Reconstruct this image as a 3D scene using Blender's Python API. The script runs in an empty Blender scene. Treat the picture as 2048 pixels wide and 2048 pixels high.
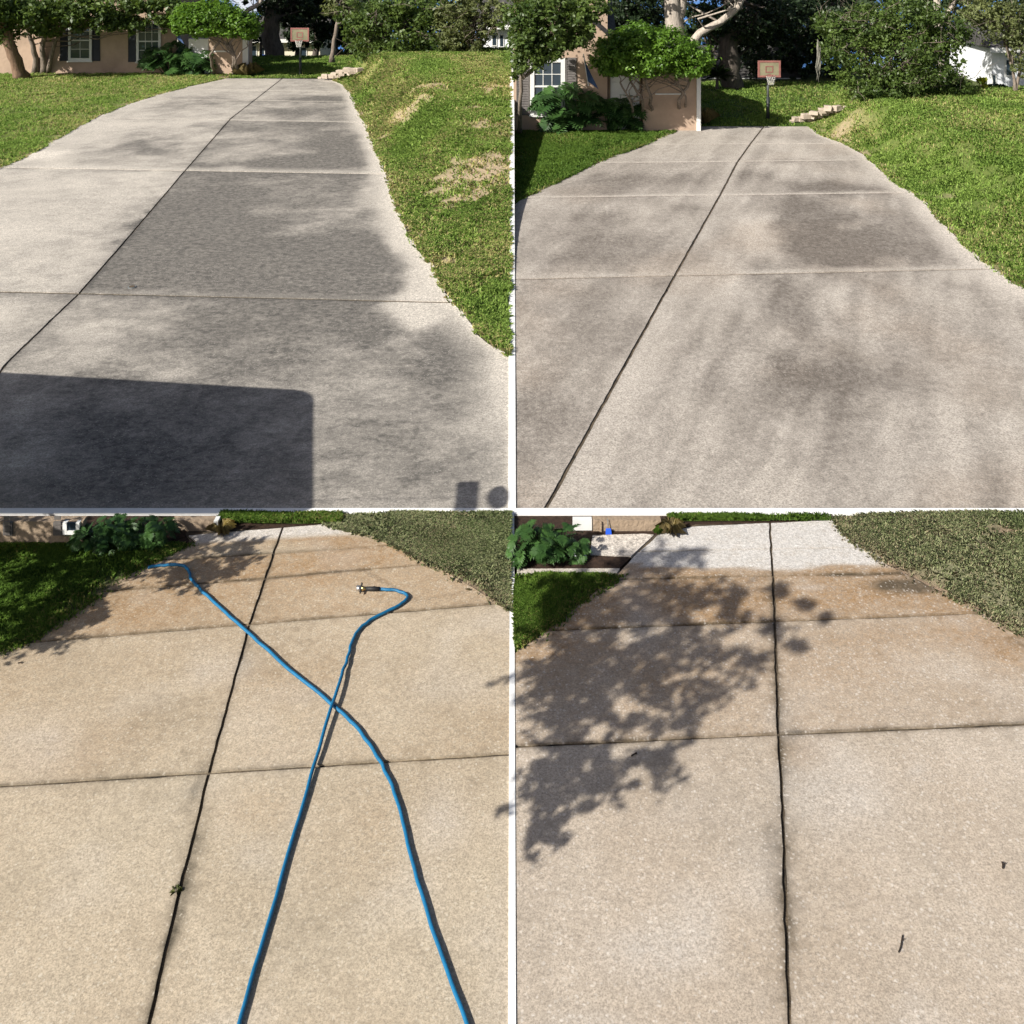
import bpy, math, random
import numpy as np
from mathutils import Vector, Matrix

random.seed(7)
RNG = np.random.default_rng(11)
scene = bpy.context.scene
COL = scene.collection

# ------------------------------------------------------------------ camera
CAM_H = 10.0            # eye height over the drives (m)
HZ = -160.0             # image row of the horizon (2048 rows)
F = 2048.0              # focal length in pixels of a 2048 picture
cam = bpy.data.cameras.new("camera")
cam.lens = 36.0; cam.sensor_width = 36.0
cam.shift_y = -(1024.0 - HZ) / 2048.0
cam.clip_start = 0.1; cam.clip_end = 6000
camo = bpy.data.objects.new("camera", cam); COL.objects.link(camo)
camo.location = (0, 0, CAM_H); camo.rotation_euler = (math.pi / 2, 0, 0)
scene.camera = camo

# ------------------------------------------------------------------ sky, sun, exposure
SUN_EL = math.radians(33.0)
SUN_AZ = math.radians(50.0)       # light travels to +x (sin) and +y (cos)
SHX = math.sin(SUN_AZ) / math.tan(SUN_EL)     # shadow offset for one metre of height
SHY = math.cos(SUN_AZ) / math.tan(SUN_EL)
world = bpy.data.worlds.new("World"); scene.world = world
world.use_nodes = True
wn = world.node_tree
bg = wn.nodes["Background"]
sky = wn.nodes.new("ShaderNodeTexSky"); sky.sky_type = 'NISHITA'
sky.sun_disc = False
sky.sun_elevation = SUN_EL
sky.sun_rotation = math.pi + SUN_AZ
sky.air_density = 0.7; sky.dust_density = 2.5; sky.ozone_density = 0.6
wn.links.new(sky.outputs[0], bg.inputs[0])
bg.inputs[1].default_value = 0.065
sl = bpy.data.lights.new("sun", 'SUN'); sl.energy = 5.0; sl.angle = math.radians(0.45)
sl.color = (1.0, 0.955, 0.885)
so = bpy.data.objects.new("sun", sl); COL.objects.link(so)
ldir = Vector((math.sin(SUN_AZ) * math.cos(SUN_EL), math.cos(SUN_AZ) * math.cos(SUN_EL), -math.sin(SUN_EL)))
so.rotation_euler = ldir.to_track_quat('-Z', 'Y').to_euler()
so.location = (-40, -40, 60)
scene.view_settings.view_transform = 'Standard'
scene.view_settings.look = 'None'
scene.view_settings.gamma = 1.0
scene.view_settings.exposure = 0.62
scene.render.engine = 'CYCLES'

# ------------------------------------------------------------------ helpers
def G(px, py, z=0.0):
    """point on the level z under a picture position"""
    y = F * (CAM_H - z) / (py - HZ)
    return ((px - 1024.0) / F * y, y, z)

def D(px, py, y):
    """point at the distance y"""
    return ((px - 1024.0) / F * y, y, CAM_H - (py - HZ) / F * y)

def mesh_data(name, v, f, attrs=None, smooth=False, mats=()):
    me = bpy.data.meshes.new(name)
    me.from_pydata([tuple(a) for a in v], [], f)
    if smooth:
        me.polygons.foreach_set("use_smooth", [True] * len(me.polygons))
    if attrs:
        for k, val in attrs.items():
            a = me.attributes.new(k, 'FLOAT', 'POINT')
            a.data.foreach_set("value", np.asarray(val, dtype=np.float32))
    for m in mats: me.materials.append(m)
    me.update()
    return me

def tri_mesh(name, V, n_per, mat, attrs=None):
    """many loose polygons with n_per corners each; V is (k*n_per,3)"""
    V = np.asarray(V, dtype=np.float32)
    n = len(V); k = n // n_per
    me = bpy.data.meshes.new(name)
    me.vertices.add(n); me.vertices.foreach_set("co", V.ravel())
    me.loops.add(n); me.loops.foreach_set("vertex_index", np.arange(n, dtype=np.int32))
    me.polygons.add(k); me.polygons.foreach_set("loop_start", np.arange(0, n, n_per, dtype=np.int32))
    if attrs:
        for kk, val in attrs.items():
            a = me.attributes.new(kk, 'FLOAT', 'POINT')
            a.data.foreach_set("value", np.asarray(val, dtype=np.float32))
    me.materials.append(mat)
    me.update(calc_edges=True)
    return me

def link(name, me, parent=None):
    o = bpy.data.objects.new(name, me); COL.objects.link(o)
    if parent is not None:
        o.parent = parent
        if parent.type == 'EMPTY':
            o.matrix_parent_inverse = Matrix.Translation(-Vector(parent.location))
    return o

def tag(o, label=None, cat=None, group=None, kind=None):
    if label: o["label"] = label
    if cat: o["category"] = cat
    if group: o["group"] = group
    if kind: o["kind"] = kind
    return o

def thing(name, loc, label, cat, group=None):
    o = bpy.data.objects.new(name, None); COL.objects.link(o)
    o.location = loc; o.empty_display_size = 0.2
    return tag(o, label, cat, group)

def struct(name, me, label=None):
    o = link(name, me); o["kind"] = "structure"
    if label: o["label"] = label
    return o

class MB:
    """collects shapes into one mesh"""
    def __init__(s): s.v = []; s.f = []; 
    def add(s, v, f):
        b = len(s.v); s.v += [tuple(a) for a in v]; s.f += [tuple(i + b for i in q) for q in f]; return s
    def box(s, x0, x1, y0, y1, z0, z1):
        v = [(x0,y0,z0),(x1,y0,z0),(x1,y1,z0),(x0,y1,z0),(x0,y0,z1),(x1,y0,z1),(x1,y1,z1),(x0,y1,z1)]
        return s.add(v, [(0,3,2,1),(4,5,6,7),(0,1,5,4),(1,2,6,5),(2,3,7,6),(3,0,4,7)])
    def obox(s, c, ux, uy, hx, hy, z0, z1):
        v = []
        for z in (z0, z1):
            for a, b in ((-1,-1),(1,-1),(1,1),(-1,1)):
                v.append((c[0]+ux[0]*hx*a+uy[0]*hy*b, c[1]+ux[1]*hx*a+uy[1]*hy*b, z))
        return s.add(v, [(0,3,2,1),(4,5,6,7),(0,1,5,4),(1,2,6,5),(2,3,7,6),(3,0,4,7)])
    def prism(s, pts, z0, z1):
        n = len(pts)
        v = [(p[0],p[1],z0) for p in pts] + [(p[0],p[1],z1) for p in pts]
        f = [tuple(range(n))[::-1], tuple(range(n, 2*n))] + [(i,(i+1)%n,n+(i+1)%n,n+i) for i in range(n)]
        return s.add(v, f)
    def tube(s, pts, rad, n=8, cap=True):
        pts = [Vector(p) for p in pts]
        if not hasattr(rad, '__len__'): rad = [rad]*len(pts)
        v = []; up = None
        for i, p in enumerate(pts):
            t = (pts[min(i+1,len(pts)-1)] - pts[max(i-1,0)]).normalized()
            if up is None:
                up = t.orthogonal().normalized()
            up = (up - t*up.dot(t))
            up = up.normalized() if up.length > 1e-6 else t.orthogonal().normalized()
            w = t.cross(up)
            for k in range(n):
                a = 2*math.pi*k/n
                v.append(p + (up*math.cos(a)+w*math.sin(a))*rad[i])
        f = []
        for i in range(len(pts)-1):
            for k in range(n):
                a = i*n+k; b = i*n+(k+1)%n
                f.append((a,b,b+n,a+n))
        if cap:
            f.append(tuple(range(n))[::-1]); f.append(tuple(range((len(pts)-1)*n, len(pts)*n)))
        return s.add(v, f)
    def build(s, name, mat, parent=None, smooth=False, attrs=None):
        me = mesh_data(name, s.v, s.f, smooth=smooth, mats=[mat], attrs=attrs)
        return link(name, me, parent)

def smoothstep(t):
    t = np.clip(t, 0, 1); return t*t*(3-2*t)

def vnoise(x, y, seed=0):
    x = np.asarray(x, float); y = np.asarray(y, float)
    xi = np.floor(x).astype(np.int64); yi = np.floor(y).astype(np.int64)
    xf = x-xi; yf = y-yi
    def h(a, b):
        n = (a*374761393 + b*668265263 + seed*974711) & 0x7fffffff
        n = ((n ^ (n >> 13))*1274126177) & 0x7fffffff
        n = (n ^ (n >> 16)) & 0xffff
        return n/65535.0
    u = xf*xf*(3-2*xf); w = yf*yf*(3-2*yf)
    return (h(xi,yi)*(1-u)+h(xi+1,yi)*u)*(1-w) + (h(xi,yi+1)*(1-u)+h(xi+1,yi+1)*u)*w

def fbm(x, y, seed=0, oc=4):
    s = 0; a = .5; tot = 0
    for i in range(oc):
        s = s + a*vnoise(np.asarray(x)*2**i, np.asarray(y)*2**i, seed+i*17); tot += a; a *= .5
    return s/tot

# ------------------------------------------------------------------ materials
def new_mat(name):
    m = bpy.data.materials.new(name); m.use_nodes = True
    nt = m.node_tree
    return m, nt, nt.nodes["Principled BSDF"]

def nd(nt, typ, **kw):
    n = nt.nodes.new(typ)
    for k, v in kw.items(): setattr(n, k, v)
    return n

def noise(nt, scale, detail=4, rough=.55, vec=None, dist=0):
    n = nd(nt, "ShaderNodeTexNoise"); n.inputs["Scale"].default_value = scale
    n.inputs["Detail"].default_value = detail; n.inputs["Roughness"].default_value = rough
    n.inputs["Distortion"].default_value = dist
    if vec is not None: nt.links.new(vec, n.inputs["Vector"])
    return n

def ramp(nt, src, p0, p1, c0=(0,0,0,1), c1=(1,1,1,1)):
    r = nd(nt, "ShaderNodeValToRGB")
    r.color_ramp.elements[0].position = p0; r.color_ramp.elements[0].color = c0
    r.color_ramp.elements[1].position = p1; r.color_ramp.elements[1].color = c1
    nt.links.new(src, r.inputs[0]); return r

def mix(nt, fac, a, b, mode='MIX'):
    m = nd(nt, "ShaderNodeMix", data_type='RGBA', blend_type=mode)
    for sock, val in ((m.inputs[0], fac), (m.inputs[6], a), (m.inputs[7], b)):
        if hasattr(val, "is_linked") or hasattr(val, "links"): nt.links.new(val, sock)
        elif isinstance(val, (int, float)): sock.default_value = val
        else: sock.default_value = (val[0], val[1], val[2], 1)
    return m.outputs[2]

def math_(nt, op, a, b=None, c=None, clamp=False):
    m = nd(nt, "ShaderNodeMath", operation=op, use_clamp=clamp)
    for i, val in enumerate((a, b, c)):
        if val is None: continue
        if isinstance(val, (int, float)): m.inputs[i].default_value = val
        else: nt.links.new(val, m.inputs[i])
    return m.outputs[0]

def attr(nt, name):
    a = nd(nt, "ShaderNodeAttribute"); a.attribute_name = name; return a.outputs["Fac"]

def simple(name, col, rough=.7, var=.15, scale=4.0, bump=0.0, metal=0.0, spec=0.3, col2=None):
    m, nt, p = new_mat(name)
    geo = nd(nt, "ShaderNodeNewGeometry")
    n = noise(nt, scale, 5, .6, geo.outputs["Position"])
    c2 = col2 if col2 else tuple(c*(1-var*2) for c in col)
    r = ramp(nt, n.outputs[0], .3, .7)
    nt.links.new(mix(nt, r.outputs[0], c2, col), p.inputs["Base Color"])
    p.inputs["Roughness"].default_value = rough; p.inputs["Metallic"].default_value = metal
    p.inputs["Specular IOR Level"].default_value = spec
    if bump > 0:
        n2 = noise(nt, scale*6, 4, .6, geo.outputs["Position"])
        b = nd(nt, "ShaderNodeBump"); b.inputs["Strength"].default_value = bump; b.inputs["Distance"].default_value = .03
        nt.links.new(n2.outputs[0], b.inputs["Height"]); nt.links.new(b.outputs[0], p.inputs["Normal"])
    return m

def concrete(name, light, mid, dirt, rustc, pebble, peb_scale, peb_amt, streak=(1,1,1), ga=1.0, palec=None, fs=13, gs=27):
    m, nt, p = new_mat(name)
    geo = nd(nt, "ShaderNodeNewGeometry"); P = geo.outputs["Position"]
    mp = nd(nt, "ShaderNodeMapping"); nt.links.new(P, mp.inputs[0]); mp.inputs["Scale"].default_value = streak
    big = noise(nt, .55, 6, .62, mp.outputs[0], .6)
    med = noise(nt, 5.5, 7, .75, mp.outputs[0], .5)
    fine = noise(nt, fs, 6, .8, mp.outputs[0])
    grit = noise(nt, gs, 4, .85, P)
    st = attr(nt, "stain"); pa = attr(nt, "pale"); ru = attr(nt, "rust")
    base = mix(nt, ramp(nt, big.outputs[0], .36, .66).outputs[0], mid, light)
    # dirt: the growth follows the noise
    k = math_(nt, 'MULTIPLY_ADD', med.outputs[0], 2.4, -1.2)
    k = math_(nt, 'MULTIPLY_ADD', fine.outputs[0], 2.6, math_(nt, 'ADD', k, -1.3))
    r2 = math_(nt, 'MULTIPLY', ru, math_(nt, 'MULTIPLY_ADD', k, .9, .85), clamp=True)
    col = mix(nt, r2, base, rustc)
    k3 = math_(nt, 'MULTIPLY_ADD', med.outputs[0], 1.5, -.75)
    k3 = math_(nt, 'MULTIPLY_ADD', fine.outputs[0], 1.0, math_(nt, 'ADD', k3, -.5))
    k3 = math_(nt, 'MULTIPLY_ADD', grit.outputs[0], .9, math_(nt, 'ADD', k3, -.45))
    s2 = ramp(nt, math_(nt, 'ADD', st, k3), .08, 1.22).outputs[0]
    col = mix(nt, s2, col, dirt)
    p2 = math_(nt, 'MULTIPLY', pa, math_(nt, 'MULTIPLY_ADD', k, .8, .95), clamp=True)
    col = mix(nt, p2, col, palec or tuple(min(.62, c*1.28) for c in light))
    # speckle of sand and pebbles
    lo, hi = 1-.46*ga, 1+.42*ga
    g = ramp(nt, grit.outputs[0], .38, .62, (lo,lo,lo,1), (hi,hi,hi,1))
    col = mix(nt, 1.0, col, g.outputs[0], 'MULTIPLY')
    lo, hi = 1-.28*ga, 1+.26*ga
    f2 = ramp(nt, fine.outputs[0], .36, .64, (lo,lo,lo,1), (hi,hi,hi,1))
    col = mix(nt, .9, col, f2.outputs[0], 'MULTIPLY')
    vo = nd(nt, "ShaderNodeTexVoronoi"); vo.inputs["Scale"].default_value = peb_scale
    dn = noise(nt, peb_scale*1.3, 2, .5, P)
    va = nd(nt, "ShaderNodeVectorMath", operation='MULTIPLY_ADD'); nt.links.new(dn.outputs["Color"], va.inputs[0])
    va.inputs[1].default_value = (.05,.05,.05); nt.links.new(P, va.inputs[2])
    nt.links.new(va.outputs[0], vo.inputs["Vector"])
    sel = nd(nt, "ShaderNodeSeparateColor"); nt.links.new(vo.outputs["Color"], sel.inputs[0])
    zone = noise(nt, .8, 3, .6, P)
    thr = math_(nt, 'MULTIPLY_ADD', zone.outputs[0], -1.6, 1.68 - peb_amt)
    hit = math_(nt, 'GREATER_THAN', sel.outputs[0], thr)
    near = ramp(nt, math_(nt, 'MULTIPLY', vo.outputs["Distance"], math_(nt, 'MULTIPLY_ADD', sel.outputs[2], 1.6, .6)), .12, .40, (1,1,1,1), (0,0,0,1))
    hit = math_(nt, 'MULTIPLY', hit, near.outputs[0])
    hit = math_(nt, 'MULTIPLY', hit, math_(nt, 'MULTIPLY_ADD', sel.outputs[1], .55, .12))
    col = mix(nt, hit, col, pebble)
    nt.links.new(col, p.inputs["Base Color"])
    wet = attr(nt, "wet")
    rg = math_(nt, 'MULTIPLY_ADD', wet, -.35, .88)
    nt.links.new(rg, p.inputs["Roughness"])
    p.inputs["Specular IOR Level"].default_value = .25
    hgt = math_(nt, 'ADD', math_(nt, 'MULTIPLY', fine.outputs[0], .5), math_(nt, 'MULTIPLY', grit.outputs[0], .5))
    b = nd(nt, "ShaderNodeBump"); b.inputs["Strength"].default_value = .55; b.inputs["Distance"].default_value = .012
    nt.links.new(hgt, b.inputs["Height"]); nt.links.new(b.outputs[0], p.inputs["Normal"])
    return m

def leaf_mat(name, c_dark, c_light, rough=.45, trans=.3, spec=.35, patch=.6):
    m, nt, p = new_mat(name)
    rn = attr(nt, "tone")
    geo = nd(nt, "ShaderNodeNewGeometry")
    n = noise(nt, patch, 3, .6, geo.outputs["Position"])
    f = math_(nt, 'MULTIPLY_ADD', rn, .6, math_(nt, 'MULTIPLY_ADD', n.outputs[0], 1.4, -.5), clamp=True)
    col = mix(nt, f, c_dark, c_light)
    nt.links.new(col, p.inputs["Base Color"])
    p.inputs["Roughness"].default_value = rough; p.inputs["Specular IOR Level"].default_value = spec
    tr = nd(nt, "ShaderNodeBsdfTranslucent")
    nt.links.new(mix(nt, .5, col, (c_light[0]*1.5, c_light[1]*1.5, c_light[2]*.6)), tr.inputs[0])
    ms = nd(nt, "ShaderNodeMixShader"); ms.inputs[0].default_value = trans
    nt.links.new(p.outputs[0], ms.inputs[1]); nt.links.new(tr.outputs[0], ms.inputs[2])
    nt.links.new(ms.outputs[0], nt.nodes["Material Output"].inputs[0])
    return m

def lawn_mat(name, greens, dry, soil):
    m, nt, p = new_mat(name)
    geo = nd(nt, "ShaderNodeNewGeometry"); P = geo.outputs["Position"]
    a = noise(nt, .35, 5, .65, P); b = noise(nt, 9, 5, .75, P); c = noise(nt, 60, 3, .8, P)
    col = mix(nt, ramp(nt, b.outputs[0], .35, .65).outputs[0], greens[0], greens[1])
    col = mix(nt, math_(nt, 'MULTIPLY', attr(nt, "dry"), ramp(nt, b.outputs[0], .3, .6).outputs[0], clamp=True), col, dry)
    bare = math_(nt, 'MULTIPLY', attr(nt, "bare"), math_(nt, 'MULTIPLY_ADD', b.outputs[0], 1.6, .2), clamp=True)
    col = mix(nt, bare, col, soil)
    col = mix(nt, .8, col, ramp(nt, c.outputs[0], .3, .7, (.6,.6,.6,1), (1.3,1.3,1.3,1)).outputs[0], 'MULTIPLY')
    nt.links.new(col, p.inputs["Base Color"]); p.inputs["Roughness"].default_value = .95
    p.inputs["Specular IOR Level"].default_value = .1
    bm = nd(nt, "ShaderNodeBump"); bm.inputs["Strength"].default_value = .9; bm.inputs["Distance"].default_value = .05
    nt.links.new(b.outputs[0], bm.inputs["Height"]); nt.links.new(bm.outputs[0], p.inputs["Normal"])
    return m

def blade_mat(name, g0, g1, dry):
    m, nt, p = new_mat(name)
    t = attr(nt, "tone"); d = attr(nt, "dry")
    geo = nd(nt, "ShaderNodeNewGeometry")
    n = noise(nt, .5, 4, .6, geo.outputs["Position"])
    f = math_(nt, 'MULTIPLY_ADD', t, .7, math_(nt, 'MULTIPLY_ADD', n.outputs[0], 1.2, -.45), clamp=True)
    col = mix(nt, f, g0, g1); col = mix(nt, d, col, dry)
    nt.links.new(col, p.inputs["Base Color"]); p.inputs["Roughness"].default_value = .6
    p.inputs["Specular IOR Level"].default_value = .2
    tr = nd(nt, "ShaderNodeBsdfTranslucent"); nt.links.new(col, tr.inputs[0])
    ms = nd(nt, "ShaderNodeMixShader"); ms.inputs[0].default_value = .35
    nt.links.new(p.outputs[0], ms.inputs[1]); nt.links.new(tr.outputs[0], ms.inputs[2])
    nt.links.new(ms.outputs[0], nt.nodes["Material Output"].inputs[0])
    return m

def bark_mat(name, a, b):
    m, nt, p = new_mat(name)
    geo = nd(nt, "ShaderNodeNewGeometry")
    mp = nd(nt, "ShaderNodeMapping"); mp.inputs["Scale"].default_value = (1, 1, .3)
    nt.links.new(geo.outputs["Position"], mp.inputs[0])
    n = noise(nt, 7, 6, .7, mp.outputs[0])
    nt.links.new(mix(nt, ramp(nt, n.outputs[0], .35, .65).outputs[0], a, b), p.inputs["Base Color"])
    p.inputs["Roughness"].default_value = .9
    bm = nd(nt, "ShaderNodeBump"); bm.inputs["Strength"].default_value = .8; bm.inputs["Distance"].default_value = .05
    nt.links.new(n.outputs[0], bm.inputs["Height"]); nt.links.new(bm.outputs[0], p.inputs["Normal"])
    return m

M = {}
M['conc_dirty'] = concrete("weathered_concrete", (.485,.445,.385), (.405,.372,.325), (.085,.08,.072), (.28,.2,.14), (.60,.56,.50), 26, .30, (1,1.25,1))
M['conc_warm'] = concrete("grey_concrete", (.475,.43,.375), (.40,.36,.31), (.125,.107,.09), (.30,.22,.15), (.58,.53,.47), 26, .34, (1.3,1.0,1))
M['conc_tan'] = concrete("washed_concrete", (.47,.40,.30), (.40,.335,.245), (.10,.085,.06), (.33,.215,.115), (.62,.56,.45), 24, .46, (1,1.2,1), .7, (.53,.49,.44), 20, 46)
M['conc_pink'] = concrete("washed_pale_concrete", (.46,.395,.32), (.395,.335,.265), (.09,.07,.045), (.31,.20,.105), (.68,.63,.56), 23, .46, (1,1.2,1), .7, (.53,.505,.47), 20, 46)
M['joint'] = simple("joint_soil", (.15,.115,.075), .95, .3, 3.5, .8, col2=(.014,.013,.011))
M['soil'] = simple("bare_soil", (.12,.09,.06), .95, .25, 3, .5)
M['ground'] = lawn_mat("ground_turf", ((.05,.075,.02),(.085,.12,.035)), (.16,.14,.07), (.2,.15,.1))
M['mulch'] = simple("mulch", (.07,.04,.025), .95, .35, 14, .9)
M['white'] = simple("white_paint", (.72,.72,.69), .6, .06, 3)
M['divider'] = simple("white_divider", (.80,.80,.78), .7, .05, 5, .15)
M['stucco'] = simple("peach_stucco", (.47,.345,.255), .9, .14, .8, .6)
M['stucco_low'] = simple("shaded_tan_stucco", (.33,.25,.175), .9, .16, 2.5, .9)  # darker than the peach stucco: the low walls' shade is in the colour
M['cream'] = simple("cream_wall", (.70,.64,.50), .85, .05, 1)
M['whitewall'] = simple("white_siding", (.74,.76,.78), .7, .04, 1)
M['shutter'] = simple("dark_shutter", (.035,.04,.05), .6, .2, 3)
M['shutter2'] = simple("grey_shutter", (.16,.145,.135), .6, .2, 3)
M['shingle'] = simple("roof_shingle", (.10,.095,.09), .9, .3, 5, .6)
M['bark'] = bark_mat("grey_bark", (.10,.08,.06), (.26,.21,.17))
M['bark_pale'] = bark_mat("pale_bark", (.26,.22,.18), (.50,.44,.37))
M['bark_dark'] = bark_mat("dark_bark", (.045,.036,.03), (.12,.10,.08))
M['bark_brown'] = bark_mat("brown_bark", (.11,.065,.04), (.28,.18,.12))
M['pole'] = simple("black_pole", (.03,.035,.035), .45, .1, 3)
M['pole_grey'] = simple("grey_pole", (.25,.27,.27), .45, .1, 3, 0, .4)
M['red'] = simple("faded_red_paint", (.30,.125,.105), .7, .2, 3)
M['board'] = simple("yellowed_acrylic", (.26,.24,.15), .4, .2, 2)
M['net'] = simple("net_cord", (.7,.68,.62), .9, .05, 5)
M['stone'] = simple("tan_stone", (.48,.40,.32), .9, .15, 3, .7)
M['hose'] = simple("blue_hose", (.006,.135,.285), .5, .12, 9, .1, 0, .45)
M['rubber'] = simple("black_rubber", (.02,.02,.02), .6, .1, 10)
M['steel'] = simple("steel", (.6,.58,.55), .35, .1, 20, 0, .9)
M['brass'] = simple("brass", (.5,.36,.16), .35, .1, 20, 0, .9)
M['flag'] = simple("blue_flag_cloth", (.05,.09,.20), .8, .15, 5)
M['blue'] = simple("blue_plastic", (.02,.09,.55), .4, .1, 5)
M['sign'] = simple("sign_white", (.70,.72,.78), .5, .05, 8)
M['ink'] = simple("sign_ink", (.09,.07,.22), .6, .05, 8)
M['twig'] = simple("twig", (.05,.035,.025), .9, .2, 20)
M['moss'] = simple("hanging_moss", (.30,.29,.24), .95, .2, 4)
M['terracotta'] = simple("dark_pot", (.10,.07,.05), .8, .2, 5)
M['metal_roof'] = simple("blocker_roof", (.62,.62,.60), .5, .06, 2)

def glass_mat():
    m, nt, p = new_mat("window_glass")
    p.inputs["Base Color"].default_value = (.03,.045,.06,1); p.inputs["Roughness"].default_value = .08
    p.inputs["Specular IOR Level"].default_value = .7
    return m
M['glass'] = glass_mat()
M['blind'] = simple("window_blind", (.16,.18,.19), .7, .1, 3)

M['leaf_mid'] = leaf_mat("leaf_mid", (.022,.048,.012), (.13,.19,.042))
M['leaf_bright'] = leaf_mat("leaf_bright", (.04,.10,.012), (.17,.30,.04), .4, .35)
M['leaf_dark'] = leaf_mat("leaf_dark", (.008,.018,.008), (.030,.052,.018), .5, .2)
M['leaf_olive'] = leaf_mat("leaf_olive", (.05,.065,.022), (.20,.23,.085), .55, .3)
M['leaf_far'] = leaf_mat("leaf_far", (.012,.024,.012), (.045,.070,.026), .6, .2, .2, .25)
M['leaf_philo'] = leaf_mat("leaf_philodendron", (.012,.038,.010), (.06,.13,.03), .5, .15, .25, 2.0)
M['leaf_tan'] = leaf_mat("leaf_tan", (.14,.11,.04), (.38,.30,.14), .7, .3)
M['leaf_yellow'] = leaf_mat("leaf_yellow", (.25,.30,.02), (.50,.52,.05), .5, .3)
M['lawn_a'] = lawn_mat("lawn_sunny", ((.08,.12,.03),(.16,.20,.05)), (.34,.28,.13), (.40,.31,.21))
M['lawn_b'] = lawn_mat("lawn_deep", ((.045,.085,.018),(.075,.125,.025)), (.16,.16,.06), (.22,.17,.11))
M['lawn_c'] = lawn_mat("lawn_weedy", ((.13,.14,.075),(.22,.22,.13)), (.27,.22,.14), (.30,.21,.15))
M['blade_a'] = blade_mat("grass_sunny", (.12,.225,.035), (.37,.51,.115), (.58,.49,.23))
M['blade_b'] = blade_mat("grass_shaded", (.07,.15,.022), (.20,.32,.05), (.38,.34,.12))  # darker greens, with tree shade put into the blade colour
M['blade_c'] = blade_mat("grass_weedy", (.17,.23,.08), (.46,.48,.27), (.46,.38,.25))

# ------------------------------------------------------------------ ground sheet
prof = [(-800,-.12),(66,-.12),(72,-.4),(90,-4.0),(400,-82.),(1500,-360.)]
v = []; f = []
for y_, z_ in prof: v += [(-2500,y_,z_),(2500,y_,z_)]
for i in range(len(prof)-1): f.append((2*i,2*i+1,2*i+3,2*i+2))
me = mesh_data("ground", v, f, attrs={'bare':[0]*len(v),'dry':[.3]*len(v)}, mats=[M['ground']])
struct("ground", me)
def sky_mat():
    m = bpy.data.materials.new("sky_air"); m.use_nodes = True
    nt = m.node_tree; nt.nodes.clear()
    out = nd(nt, "ShaderNodeOutputMaterial"); em = nd(nt, "ShaderNodeEmission")
    geo = nd(nt, "ShaderNodeNewGeometry")
    mp = nd(nt, "ShaderNodeMapping"); mp.inputs["Scale"].default_value = (1,1,2.2); nt.links.new(geo.outputs["Position"], mp.inputs[0])
    n = noise(nt, .010, 6, .6, mp.outputs[0], .4)
    r = ramp(nt, n.outputs[0], .50, .66, (.16,.36,.78,1), (.85,.89,.95,1))
    nt.links.new(r.outputs[0], em.inputs[0]); em.inputs[1].default_value = .62
    nt.links.new(em.outputs[0], out.inputs[0])
    return m
v = []; f = []
for k in range(64):
    a = 2*math.pi*k/64
    for z_ in (-420., 40.): v.append((1900*math.sin(a), 1900*math.cos(a), z_))
for k in range(64):
    a = 2*k; b_ = 2*((k+1) % 64); f.append((a, b_, b_+1, a+1))
struct("sky", mesh_data("sky", v, f, mats=[sky_mat()]))

# ------------------------------------------------------------------ driveways
def poly_fn(px_pts, z=0.0):
    pts = sorted([G(a, b, z)[:2] for a, b in px_pts], key=lambda p: p[1])
    ys = np.array([p[1] for p in pts]); xs = np.array([p[0] for p in pts])
    def fn(y):
        y = np.asarray(y, float)
        r = np.interp(y, ys, xs)
        lo = y < ys[0]
        if len(ys) > 1:
            r = np.where(lo, xs[0]+(y-ys[0])*(xs[1]-xs[0])/max(ys[1]-ys[0],1e-6), r)
        return r
    return fn

def line_fn(a, b):
    p = G(*a); q = G(*b)
    s = (q[1]-p[1])/(q[0]-p[0])
    return lambda x: p[1] + (np.asarray(x, float)-p[0])*s

def z2(off, pts):    # enlarged-view readings to picture pixels
    return [(off[0]+a*.53, off[1]+b*.53) for a, b in pts]

def blob(px, py, rx, ry, s):
    c = G(px, py); y = c[1]
    wy = abs(G(px, py-ry)[1]-G(px, py+ry)[1])/2
    return (c[0], c[1], rx*y/F, wy, s)

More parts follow.
